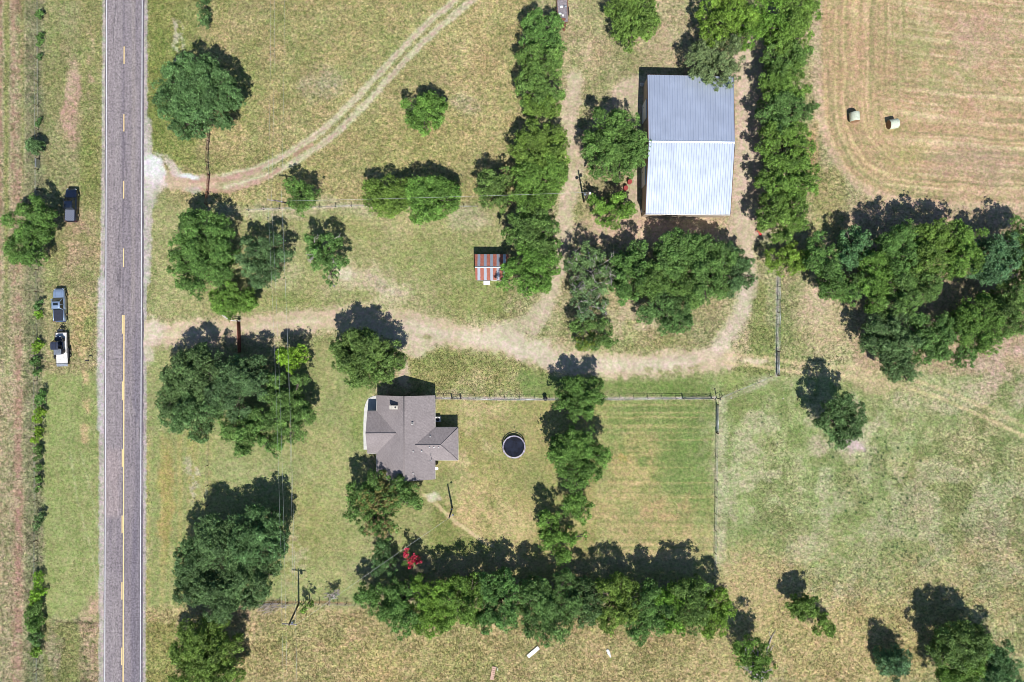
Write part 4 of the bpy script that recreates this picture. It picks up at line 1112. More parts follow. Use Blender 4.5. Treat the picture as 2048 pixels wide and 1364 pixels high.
def trailer_rig():
    c = P(124, 695, .6); root = empty('utility_trailer', (c.x, c.y, 0), math.radians(1.5)); tag(root, 'flat utility trailer with pale deck carrying a black buggy', 'trailer')
    f = MB(); f.box((0, -.1, .62), (2.1, 5.6, .07)); f.build('deck', M['offwhite'], root)
    r = MB()
    for s_ in (-1, 1): r.box((s_ * 1.08, -.1, .66), (.07, 5.7, .16)); r.tube([(s_ * 1.08, 2.7, .98), (s_ * 1.08, -1.0, .98)], .03, 6)
    for y in (2.7, -2.9): r.box((0, y, .63), (2.2, .08, .13))
    for y in (2.7, 1.5, .3, -.9):
        for s_ in (-1, 1): r.tube([(s_ * 1.08, y, .7), (s_ * 1.08, y, .98)], .025, 6)
    r.tube([(-.9, 2.7, .58), (0, 4.1, .55)], .06, 6); r.tube([(.9, 2.7, .58), (0, 4.1, .55)], .06, 6); r.tube([(0, 3.9, .5), (0, 4.15, .8)], .06, 8)
    r.build('frame', M['black'], root)
    MB().box((0, 3.15, .78), (.8, .34, .34)).build('tool_box', M['tonneau'], root)
    rp = MB(); rp.box((0, -3.15, .66), (2.0, .50, .06), rx=.2); rp.build('ramp', M['steel'], root)
    for s_ in (-1, 1):
        fd = MB(); fd.box((s_ * 1.24, -1.0, .84), (.28, 1.7, .05)); fd.box((s_ * 1.24, -1.92, .74), (.28, .2, .05), rx=.9); fd.box((s_ * 1.24, -.08, .74), (.28, .2, .05), rx=-.9)
        fd.build('fender', M['black'], root)
        for y in (-.62, -1.40):
            t = MB(); q = MB(); tyre(t, q, s_ * 1.24, y, .34, .22); w = t.build('wheel', M['rubber'], root); q.build('rim', M['steel'], w)
    u = empty('side_by_side_buggy', root.matrix_world @ Vector((0, 0, 0)), 0)
    q = Matrix.Rotation(math.radians(1.5), 3, 'Z') @ Vector((-.12, .35, 0))
    u.location = (c.x + q.x, c.y + q.y, .66); u.rotation_euler = (0, 0, math.radians(1.5))
    tag(u, 'black side by side buggy with flat roof strapped on the trailer', 'buggy')
    def us(y, w, zb, zt): return [Vector((x, y, z)) for x, z in ((-w, zb), (w, zb), (w, zt - .08), (w - .12, zt), (-w + .12, zt), (-w, zt - .08))]
    b = MB(); b.loft([us(-1.55, .66, .35, .95), us(-.6, .70, .3, .98), us(-.5, .70, .3, .55), us(.6, .70, .3, .55), us(.68, .70, .3, .98), us(1.2, .62, .35, .92), us(1.7, .45, .42, .72)], smooth=False)
    b.build('body', M['car_black'], u)
    MB().box((0, -1.15, 1.02), (1.30, .95, .10)).build('cargo_bed', M['steel'], u)
    s = MB(); s.box((-.34, -.25, .80), (.5, .5, .14)); s.box((.34, -.25, .80), (.5, .5, .14)); s.box((-.34, -.50, 1.05), (.5, .12, .5)); s.box((.34, -.50, 1.05), (.5, .12, .5)); s.build('seat', M['black'], u)
    rf = MB(); rf.loft([us(-.72, .66, 1.84, 1.93), us(-.3, .70, 1.86, 1.96), us(.3, .70, 1.86, 1.96), us(.66, .64, 1.82, 1.91)], smooth=False); rf.build('roof', M['utv_roof'], u)
    rl = MB()
    for s_ in (-1, 1): rl.box((s_ * .3, 0, 1.965), (.05, 1.15, .02)); rl.tube([(s_ * .64, -.65, .9), (s_ * .64, -.62, 1.86), (s_ * .64, .55, 1.86), (s_ * .66, 1.0, .95)], .035, 6)
    rl.build('roll_cage', M['black'], u)
    ws = MB(); ws.add([(-.6, .62, 1.82), (.6, .62, 1.82), (.62, .98, 1.0), (-.62, .98, 1.0)], [(0, 1, 2, 3)]); ws.build('windscreen', M['glass'], u)
    for y in (1.05, -1.0):
        for x in (-.66, .66):
            t = MB(); q = MB(); tyre(t, q, x, y, .33, .26); w = t.build('wheel', M['rubber'], u); q.build('rim', M['black'], w)
    for s_ in (-1, 1): MB().box((s_ * .34, 1.60, .74), (.2, .1, .1)).build('headlight', M['lamp_clear'], u)
trailer_rig()

# mailbox on the verge
p = P(186.5, 720, 0); mbx = empty('mailbox', p, .1); tag(mbx, 'small dark mailbox on a thin post on the west verge behind the trailer', 'mailbox')
MB().box((0, 0, .55), (.10, .10, 1.1)).build('post', M['post_wood'], mbx)
MB().box((-.25, 0, 1.06), (.6, .06, .06)).build('arm', M['post_wood'], mbx)
b = MB(); b.loft([[Vector((-.62 + x, y, 1.12 + z)) for y, z in ((-.12, 0), (.12, 0), (.12, .14), (.07, .22), (-.07, .22), (-.12, .14))] for x in (0, .55)]); b.build('box_body', M['black'], mbx)

# old junk trailer at the top of the frame
c = P(1125, 20, .7); root = empty('farm_trailer', (c.x, c.y, 0), math.radians(2)); tag(root, 'old rusty farm trailer with grey plank deck and scrap beside the tree row', 'trailer')
m_ = MB()
for i in range(8): m_.box((-.77 + i * .22, .0, .72), (.205, 4.3, .05))
m_.build('deck', M['plank'], root)
f = MB()
for s_ in (-1, 1): f.box((s_ * .95, 0, .68), (.10, 4.5, .14)); f.tube([(s_ * .95, 2.2, .7), (s_ * .95, 2.2, 1.15)], .04, 6); f.tube([(s_ * .6, -2.2, .6), (0.15, -3.6, .55)], .05, 6)
f.box((0, 2.2, .68), (1.9, .1, .14)); f.box((0, -2.2, .68), (1.9, .1, .14)); f.box((.15, -2.8, .6), (.7, .5, .05)); f.box((.15, -3.55, .6), (.3, .3, .1)); f.build('frame', M['rust'], root)
for s_ in (-1, 1):
    for y in (.35, -.45):
        t = MB(); q = MB(); tyre(t, q, s_ * 1.10, y, .34, .2); w = t.build('wheel', M['rubber'], root); q.build('rim', M['rust'], w)
for i, (x, y, sx, sy, mt, lb) in enumerate(((-.2, .5, .5, .4, 'white', 'white sack on the middle of the old trailer deck'), (-.45, -.75, .55, .35, 'white', 'white rag bundle on the west of the trailer deck'), (.1, -1.0, .4, .45, 'offwhite', 'pale bucket near the south end of the trailer deck'), (.0, -1.75, 1.1, .45, 'rust', 'rusty scrap box at the south end of the trailer deck'), (.55, .55, .5, .35, 'steel', 'grey metal scrap on the east of the trailer deck'), (.5, 1.95, .6, .3, 'pinkwood', 'brown board at the north end of the trailer deck'))):
    u = empty(['sack', 'rag_bundle', 'bucket', 'scrap_box', 'metal_scrap', 'board'][i], (c.x + x, c.y + y, .75)); tag(u, lb, ['sack', 'bundle', 'bucket', 'box', 'scrap', 'board'][i])
    k = MB(); k.loft([[Vector((a * sx * r_ / 2, b_ * sy * r_ / 2, z)) for a, b_ in ((-1, -.7), (-.7, -1), (.7, -1), (1, -.7), (1, .7), (.7, 1), (-.7, 1), (-1, .7))] for z, r_ in ((0, .9), (.12, 1.0), (.24, .85), (.28, .6))]); k.build('body', M[mt], u)

# hay bales
def bale(px, py, rz, label):
    p = P(px, py, .8); r = empty('hay_bale', (p.x, p.y, 0), rz); tag(r, label, 'hay bale', 'round hay bales on the mown field')
    R_ = .86; L_ = .80
    m = MB(); n = 32; secs = []
    for y, rr in ((-L_, R_ - .05), (-L_ + .05, R_ - .01), (-L_ * .3, R_ + .01), (L_ * .3, R_ + .01), (L_ - .05, R_ - .01), (L_, R_ - .05)):
        secs.append([Vector((math.cos(2 * math.pi * k / n) * rr, y, R_ - .03 + math.sin(2 * math.pi * k / n) * rr)) for k in range(n)])
    m.loft(secs, cap=False, smooth=True); m.build('net_wrap', M['bale_net'], r)
    for s_ in (-1, 1):
        e = MB(); rings = []
        for rr, dy in ((R_ - .05, 0), (.6, .03), (.3, .0), (.05, -.03)):
            rings.append([Vector((math.cos(2 * math.pi * k / n) * rr, s_ * (L_ + dy - .005), R_ - .03 + math.sin(2 * math.pi * k / n) * rr)) for k in range(n)])
        e.loft(rings, cap=True); e.build('hay_end', M['bale_end'], r)
bale(1709, 234, math.radians(4), 'round hay bale lying north to south, west one of the pair on the mown field')
bale(1786, 248, math.radians(100), 'round hay bale with its brown end facing west, east one of the pair')

# trampoline
p = P(1028, 894, .9); tr = empty('trampoline', (p.x, p.y, 0)); tag(tr, 'round dark trampoline with pale faded rim and safety net poles on the yard grass', 'trampoline')
R_ = 2.05
d = MB(); ring = [(math.cos(a) * (R_ - .24), math.sin(a) * (R_ - .24), .86 - .0) for a in np.linspace(0, 2 * math.pi, 49)[:-1]]
d.add([(0, 0, .78)] + ring, [(0, 1 + k, 1 + (k + 1) % 48) for k in range(48)], True); d.build('jumping_mat', M['mat_fabric'], tr)
d = MB(); rin = random.Random(4); io = []
for k in range(48):
    a = 2 * math.pi * k / 48; r0 = R_ - .22 + rin.uniform(-.03, .07); r1 = R_ + rin.uniform(-.04, .06)
    io.append(((math.cos(a) * r0, math.sin(a) * r0, .90 + rin.uniform(0, .03)), (math.cos(a) * r1, math.sin(a) * r1, .88)))
d.add([v for t in io for v in t], [(2 * k, 2 * k + 1, (2 * k + 3) % 96, (2 * k + 2) % 96) for k in range(48)]); d.build('rim_pad', M['pad'], tr)
d = MB(); d.tube([(math.cos(a) * R_, math.sin(a) * R_, .84) for a in np.linspace(0, 2 * math.pi, 33)[:-1]], .035, 6, True); d.build('ring_frame', M['steel'], tr)
for k in range(6):
    a = math.radians(20 + 60 * k); x, y = math.cos(a) * (R_ + .05), math.sin(a) * (R_ + .05)
    MB().tube([(x * .97, y * .97, 0), (x, y, 1.0), (x, y, 2.55), (x * .94, y * .94, 2.65)], .03, 6).build('net_pole', M['black'], tr)
    a2 = a + math.radians(30); MB().tube([(math.cos(a2 - .18) * R_, math.sin(a2 - .18) * R_, .84), (math.cos(a2 - .18) * R_, math.sin(a2 - .18) * R_, .03), (math.cos(a2 + .18) * R_, math.sin(a2 + .18) * R_, .03), (math.cos(a2 + .18) * R_, math.sin(a2 + .18) * R_, .84)], .025, 6).build('leg', M['steel'], tr)
d = MB(); top = [(math.cos(a) * R_ * .93, math.sin(a) * R_ * .93) for a in np.linspace(0, 2 * math.pi, 73)[:-1]]
for i, (x, y) in enumerate(top):
    sag = 2.5 - .14 * abs(math.sin(math.radians(i * 5 - 20) * 3)); d.tube([(x, y, .95), (x, y, sag)], .006, 3)
for z in (1.3, 1.7, 2.1, 2.42): d.tube([(x, y, z) for x, y in top], .007, 3, True)
d.build('safety_net', M['black'], tr)

# drums, bin and small things
def drum(px, py, label, mat='barrel_red'):
    p = P(px, py, .9); r = empty('steel_drum', (p.x, p.y, 0)); tag(r, label, 'drum')
    m = MB(); m.tube([(0, 0, z) for z in (0, .02, .29, .30, .31, .59, .60, .61, .87, .90)], [.38, .40, .40, .42, .40, .40, .42, .40, .40, .38], 20); b = m.build('barrel', M[mat], r)
    MB().tube([(0, 0, .895), (0, 0, .915)], .36, 20).build('lid', M[mat], r)
drum(1260, 362.5, 'red steel drum in the sun between two trees west of the barn'); drum(1252, 375, 'red steel drum partly shaded, south west of the other drum')
p = P(1090.5, 797, .5); r = empty('trash_can', (p.x, p.y, 0)); tag(r, 'black round bin standing by the fence west of the yard tree', 'bin')
MB().tube([(0, 0, 0), (0, 0, .95)], [.28, .36], 18).build('body', M['black'], r); MB().tube([(0, 0, .95), (0, 0, 1.0), (0, 0, 1.08)], [.39, .37, .12], 18).build('lid', M['black'], r)
p = P(1517, 463, .4); r = empty('play_slide', (p.x, p.y, 0), .7); tag(r, 'small pink red plastic slide on the grass under the east tree row', 'slide')
MB().box((0, -.35, .45), (.42, 1.3, .05), rx=.5).build('chute', M['toy_red'], r); m = MB(); m.box((-.22, .28, .4), (.05, .12, .8)); m.box((.22, .28, .4), (.05, .12, .8)); m.build('ladder', M['toy_red'], r); MB().box((.35, .4, .12), (.9, .3, .24)).build('base', M['pinkwood'], r)
p = P(1066.5, 1304, .15); r = empty('white_plank_table', (p.x, p.y, 0), math.radians(40)); tag(r, 'long narrow white sheet of board lying in the dry south pasture', 'board')
MB().box((0, 0, .22), (2.55, .66, .06)).build('top_board', M['white'], r); MB().box((-.9, 0, .1), (.1, .5, .19)).build('support', M['plank'], r); MB().box((.9, 0, .1), (.1, .5, .19)).build('support', M['plank'], r)
p = P(986, 1346.5, .15); r = empty('plank_pallet', (p.x, p.y, 0), math.radians(-11)); tag(r, 'narrow faded pink wooden pallet in the grass at the bottom of the photo', 'pallet')
m = MB()
for i in range(7): m.box((0, -1.05 + i * .35, .14), (.66, .30, .04))
m.build('slats', M['pinkwood'], r); m = MB(); m.box((-.26, 0, .06), (.08, 2.4, .12)); m.box((.26, 0, .06), (.08, 2.4, .12)); m.build('runner', M['pinkwood'], r)
MB().tube([(.34, 1.2, .1), (.62, 1.0, .12), (.70, .6, .08)], .04, 6).build('strap', M['offwhite'], r)
p = P(1217.5, 1307, .2); r = empty('white_scrap', (p.x, p.y, 0), .35); tag(r, 'crumpled bright white plastic scrap on the dry grass of the south pasture', 'plastic scrap')
m = MB(); m.loft([[Vector((math.cos(a) * w + dx, y, .12 + math.sin(a) * .12)) for a in np.linspace(0, 2 * math.pi, 8)[:-1]] for y, w, dx in ((.75, .15, .0), (.6, .32, -.05), (.3, .20, .1), (.1, .30, .0), (-.2, .22, .05), (-.8, .08, .1))]); m.build('crumpled_sheet', M['white'], r)
for i, (px, py, lab) in enumerate(((1284, 169, 'pale limestone rock on the bare dirt west of the barn'), (1463, 796, 'pale stone in the pasture near the corner post'), (1567, 797, 'small white stone in the green pasture east of the fence'))):
    p = P(px, py, .2); r = MB(); rn = random.Random(i + 3); s_ = .42 if i == 0 else .13
    r.loft([[Vector((math.cos(a) * s_ * w * rn.uniform(.8, 1.1), math.sin(a) * s_ * w * rn.uniform(.8, 1.1), z * s_)) for a in np.linspace(0, 2 * math.pi, 9)[:-1]] for z, w in ((0, .9), (.3, 1.05), (.7, .8), (.85, .3))])
    o = r.build('rock', M['stone'], None, loc=(p.x, p.y, 0)); tag(o, lab, 'rock')

# ------------------------------------------------------------------ fences
def fence(name, pts, label, cat='fence', spacing=3.0, h=1.25, pr=.045, rails=((1.22, .03), (.7, .012), (.2, .012)), mat_p='steel', mat_r='steel', mesh=False, skip=(), group=None, jit=0.0, lean=0.0, width=None):
    w = [P(x, y, 0) for x, y in pts]; o0 = w[0]; root = empty(name, o0); tag(root, label, cat, group)
    rn = random.Random(hash(len(pts)) + int(pts[0][0])); seg = [(a, b) for a, b in zip(w[:-1], w[1:])]
    for zi, (z, rr) in enumerate(rails):
        m = MB()
        for a, b in seg: m.tube([a - o0 + Vector((0, 0, z)), b - o0 + Vector((0, 0, z))], rr, 5)
        m.build('rail' if rr > .02 else 'wire', M[mat_r], root)
    if mesh:
        m = MB()
        for a, b in seg:
            L = (b - a).length; n = max(2, int(L / .45)); d = (b - a) / n
            for k in range(n):
                q0 = a - o0 + d * k; q1 = q0 + d
                m.tube([q0 + Vector((0, 0, .08)), q1 + Vector((0, 0, h - .05))], .0045, 3); m.tube([q1 + Vector((0, 0, .08)), q0 + Vector((0, 0, h - .05))], .0045, 3)
        m.build('wire_mesh', M['mesh_wire'], root)
    dist = 0.0; first = True; cnt = 0; proto = None
    for a, b in seg:
        L = (b - a).length; n = max(1, round(L / spacing))
        for k in range(n + (1 if (b - w[-1]).length < 1e-6 else 0)):
            q = a + (b - a) * (k / n) - o0
            if proto is None:
                m = MB(); m.tube([(0, 0, 0), (0, 0, h + .03)], pr, 7); proto = m.build('post', M[mat_p], root); c = proto
            else: c = proto.copy(); sc.collection.objects.link(c)
            c.location = q + Vector((rn.uniform(-jit, jit), rn.uniform(-jit, jit), 0)); c.rotation_euler = (rn.uniform(-lean, lean), rn.uniform(-lean, lean), 0); c.scale = (1, 1, rn.uniform(1 - jit, 1 + jit))
            cnt += 1
    return root
def pipe_gate(a, b, label, mat='steel', h=1.15, name='pipe_gate', rr=.03):
    A, B_ = P(*a, 0), P(*b, 0); r = empty(name, A); tag(r, label, 'gate'); d = B_ - A; u = d.normalized()
    f = MB()
    for z in (.15, .4, .65, .9, h): f.tube([Vector((0, 0, z)), d + Vector((0, 0, z))], rr, 6)
    for t in (0, .5, 1): f.tube([d * t + Vector((0, 0, .15)), d * t + Vector((0, 0, h))], .035, 6)
    f.tube([Vector((0, 0, .15)), d + Vector((0, 0, h))], .025, 6)
    f.build('gate_frame', M[mat], r)
    for t in (-.12, 1):
        q = d * t if t > 0 else -u * .12
        m = MB(); m.tube([q + u * (.12 if t == 1 else 0), q + u * (.12 if t == 1 else 0) + Vector((0, 0, h + .25))], .07, 8); m.build('gate_post', M['rust_dark'], r)
    MB().box(d * .97 + Vector((0, 0, .7)), (.12, .12, .2)).build('latch', M['black'], r)
    return r
fence('chain_link_fence', [(872, 796.5), (905, 797)], 'chain link fence stub joining the house corner and the yard gate', spacing=1.6, mesh=True)
pipe_gate((905, 797), (921, 797), 'narrow walk gate in the yard fence near the house', h=1.1)
fence('chain_link_fence', [(921, 797), (1010, 798), (1100, 798)], 'chain link fence along the pale strip between the house and the bin', spacing=3.1, mesh=True)
fence('chain_link_fence', [(1100, 798), (1240, 797.5), (1352, 796.5)], 'chain link fence running under the yard tree north of the green lawn', spacing=2.5, mesh=True)
pipe_gate((1366, 796.5), (1422, 796.5), 'wide galvanized gate in the yard fence west of the corner post')
fence('chain_link_fence', [(1352, 796.5), (1366, 796.5)], 'short fence panel at the west end of the wide yard gate', spacing=1.2, rails=((1.22, .035), (.65, .03)))
pipe_gate((1433, 809), (1433, 864), 'galvanized gate at the top of the east yard fence')
fence('wire_fence', [(1432.5, 866), (1431, 960), (1430, 1060), (1428, 1150)], 'wire fence down the east side of the back yard', spacing=3.6, mat_p='rust_dark', mat_r='mesh_wire', rails=((1.2, .014), (.95, .008), (.7, .008), (.45, .008), (.2, .008)), mesh=True)
fence('wire_fence', [(1440, 795), (1475, 780), (1515, 764), (1540, 753)], 'low wire fence slanting up from the corner post to the drive', spacing=4.2, mat_p='rust_dark', mat_r='mesh_wire', rails=((1.1, .012), (.75, .01), (.4, .01)), mesh=True)
pipe_gate((1554.5, 704), (1554, 749), 'long galvanized gate across the pasture track')
fence('wire_fence', [(1556, 548), (1556, 600), (1555, 650), (1554.5, 702)], 'pipe and wire fence north of the pasture gate', spacing=2.4, mat_p='rust_dark', mat_r='steel', rails=((1.25, .03), (.8, .012), (.4, .012)))
fence('wire_fence', [(497, 421), (560, 418), (640, 415), (735, 412), (900, 414), (955, 414)], 'sagging wire fence between the upper pasture and the middle lawn', spacing=3.2, mat_p='post_wood', mat_r='mesh_wire', pr=.06, rails=((1.15, .012), (.85, .012), (.55, .012), (.25, .012)), lean=.06)
fence('wire_fence', [(440, 1207), (500, 1206), (560, 1205), (640, 1205), (712, 1206)], 'barbed wire fence with close wooden posts south of the house lawn', spacing=1.5, mat_p='post_wood', mat_r='mesh_wire', pr=.055, rails=((1.15, .01), (.8, .01), (.4, .01)), lean=.10, jit=.08)
fence('pipe_fence', [(421, 268), (418, 300), (417, 325), (420, 350)], 'rusty pipe fence north of the upper drive', spacing=1.6, mat_p='rust_dark', mat_r='rust_dark', pr=.06, rails=((1.15, .05), (.75, .03), (.35, .03)), lean=.05, jit=.1)
pipe_gate((420, 353), (417.5, 386), 'rust red pipe gate across the upper drive', mat='rust')
fence('pipe_fence', [(417, 389), (415, 410)], 'rusty pipe fence stub south of the upper drive gate', spacing=1.4, mat_p='rust', mat_r='rust', pr=.06, rails=((1.15, .05), (.75, .03), (.35, .03)))
fence('wire_fence', [(79, -60), (78.5, 120), (78, 260), (77, 420)], 'overgrown wire fence along the west verge north of the roadside oak', spacing=4.0, mat_p='rust_dark', mat_r='mesh_wire', pr=.05, rails=((1.15, .012), (.8, .01), (.45, .01)), lean=.05)
fence('wire_fence', [(77, 540), (76, 760), (75, 1000), (76, 1200), (77, 1430)], 'overgrown wire fence along the west verge south of the roadside oak', spacing=4.0, mat_p='rust_dark', mat_r='mesh_wire', pr=.05, rails=((1.15, .012), (.8, .01), (.45, .01)), lean=.05)
fence('wire_fence', [(418, 870), (417, 930), (417, 1010)], 'single wire fence between the mown verge and the house lawn', spacing=4.5, mat_p='rust_dark', mat_r='mesh_wire', pr=.05, rails=((1.1, .012), (.7, .01), (.3, .01)))
# fence corner post with a brace beside the yard gates
p = P(1433, 796, 0); r = empty('corner_post', p); tag(r, 'tall pipe corner post with round cap where the yard fences meet', 'fence post')
MB().tube([(0, 0, 0), (0, 0, 2.3)], .08, 8).build('post', M['black'], r); MB().tube([(0, 0, 2.3), (0, 0, 2.38), (0, 0, 2.46)], [.13, .16, .06], 10).build('cap', M['black'], r)
MB().tube([(0, 0, 1.1), (.9, .5, 1.1), (.9, .5, 0)], .05, 6).build('brace', M['black'], r)
# old panel on the far-west fence
p = P(76.5, 327, .5); r = empty('metal_panel_gate', (p.x, p.y, 0)); tag(r, 'narrow grey metal gate in the far west fence above the roadside oak', 'gate')
MB().box((0, 0, .65), (.16, 1.5, 1.0)).build('panel', M['steel'], r); MB().tube([(0, .85, 0), (0, .85, 1.3)], .06, 6).build('gate_post', M['rust_dark'], r)

# rust red pipe gate at the main drive with a curved white pipe wing
pipe_gate((480, 643), (482, 703), 'heavy rust red pipe gate across the main drive beside the white pipe wing', mat='rust', h=1.3, rr=.10)
pts = [P(x, y, 1.3) for x, y in smooth_path([(443, 630), (452, 636), (464, 641), (478, 641.5)])]; O = Vector((pts[-1].x, pts[-1].y, 0))
w_ = empty('white_pipe_wing', O); tag(w_, 'curved white pipe fence wing at the north end of the rust red drive gate', 'fence')
for z in (1.15, .6): MB().tube([p - O + Vector((0, 0, z - 1.3)) for p in pts], .075, 8).build('rail', M['pipe_white'], w_)
for p in pts[::5]: MB().tube([(p.x - O.x, p.y - O.y, 0), (p.x - O.x, p.y - O.y, 1.2)], .07, 8).build('post', M['pipe_white'], w_)

# ------------------------------------------------------------------ utility poles and wires
def pole(base, h, top, label, arms=True, transformer=False):
    b = P(*base, 0); t = P(*top, h); r = empty('utility_pole', b); tag(r, label, 'utility pole', 'wooden utility poles')
    d = t - b
    MB().tube([(0, 0, 0), d * .5, d], [.17, .145, .115], 10).build('pole', M['wood_pole'], r)
    if arms:
        a = MB(); a.box(d - Vector((0, 0, .35)), (2.5, .12, .14), rz=-.08 if arms is True else arms); ca = a.build('crossarm', M['plank'], r)
        for x in (-1.15, -.5, 1.15):
            c, s_ = math.cos(-.08 if arms is True else arms), math.sin(-.08 if arms is True else arms)
            m = MB(); m.tube([d + Vector((x * c, x * s_, -.28)), d + Vector((x * c, x * s_, -.05))], [.05, .035], 8); m.build('insulator', M['white'], ca)
    if transformer:
        m = MB(); q = d + Vector((.38, .12, -1.3)); m.tube([q, q + Vector((0, 0, .75)), q + Vector((0, 0, .85))], [.24, .24, .1], 14); m.build('transformer', M['steel'], r)
    return b + d
tA = pole((597.5, 1207), 9.0, (577.5, 1250), 'leaning wooden utility pole with crossarm and transformer in the south fence', transformer=True)
tB = pole((591, 410), 9.2, (549, 400.5), 'wooden utility pole with pale crossarm beside a small tree near the upper drive', arms=-.12)
tC = pole((1167.5, 403), 8.0, (1178, 384), 'wooden utility pole with a lamp on the track west of the barn', arms=False)
rC = [o for o in sc.collection.objects if o.name.startswith('utility_pole')][-1]
MB().tube([tC - rC.location - Vector((0, 0, 2.0)), tC - rC.location - Vector((.35, 0, 1.7))], .035, 6).build('lamp_arm', M['steel'], rC)
MB().tube([tC - rC.location - Vector((.5, 0, 1.9)), tC - rC.location - Vector((.5, 0, 1.6))], [.3, .12], 12).build('lamp_shade', M['steel'], rC)
MB().box(tC - rC.location - Vector((-.3, -.1, 1.4)), (.35, .3, .5)).build('transformer', M['white'], rC)
tD = pole((904.5, 1016), 6.3, (898, 1036), 'short dark utility pole with a meter on the lawn beside the bare footpath', arms=False)
rD = [o for o in sc.collection.objects if o.name.startswith('utility_pole')][-1]
MB().tube([tD - rD.location - Vector((0, 0, .15)), tD - rD.location + Vector((.65, .5, -.05))], .035, 6).build('lamp_arm', M['steel'], rD)
MB().tube([tD - rD.location + Vector((.65, .5, -.25)), tD - rD.location + Vector((.65, .5, -.03))], [.2, .08], 10).build('lamp_shade', M['steel'], rD)
MB().box((.0, .22, 1.5), (.3, .18, .5)).build('meter_box', M['steel'], rD)
def wire(a, b, sag, label, r=.009, group=None):
    a = Vector(a); b = Vector(b); pts = []
    for i in range(25):
        t = i / 24; p = a.lerp(b, t); p.z -= sag * 4 * t * (1 - t); pts.append(p - a)
    m = MB(); m.tube(pts, r, 5); o = m.build('power_line', M['line_wire'], None, loc=a); tag(o, label, 'power line', group); return o
offs = (-1.15, -.5, 1.15)
names = ('west', 'middle', 'east')
G = 'overhead wires running north to south'
for k, x in enumerate(offs):
    a = tA + Vector((x, x * -.08, -.03)); b = tB + Vector((x, x * -.12, -.03))
    wire(a, b, .9, names[k] + ' one of the three overhead wires spanning between the two crossarm poles', group=G)
    wire(b, Vector((b.x + .3, b.y + 62, b.z)), 1.0, names[k] + ' one of the overhead wires running north across the upper pasture', group=G)
    wire(a, Vector((a.x + .2, a.y - 62, a.z)), 1.0, names[k] + ' one of the overhead wires running south across the dry pasture', group=G)
wire(tA + Vector((.1, 0, -2.0)), tB + Vector((.6, .1, -2.0)), 1.0, 'low telephone wire below the three upper wires, over the big trees', group=G)
wire(tB + Vector((1.0, -.1, -.2)), tC + Vector((0, 0, -.2)), .5, 'overhead wire running east above the fence to the pole west of the barn', r=.013)
wire(tA + Vector((1.1, -.1, -.4)), tD + Vector((0, 0, -.1)), .5, 'service wire slanting from the south crossarm pole to the footpath pole', r=.012)
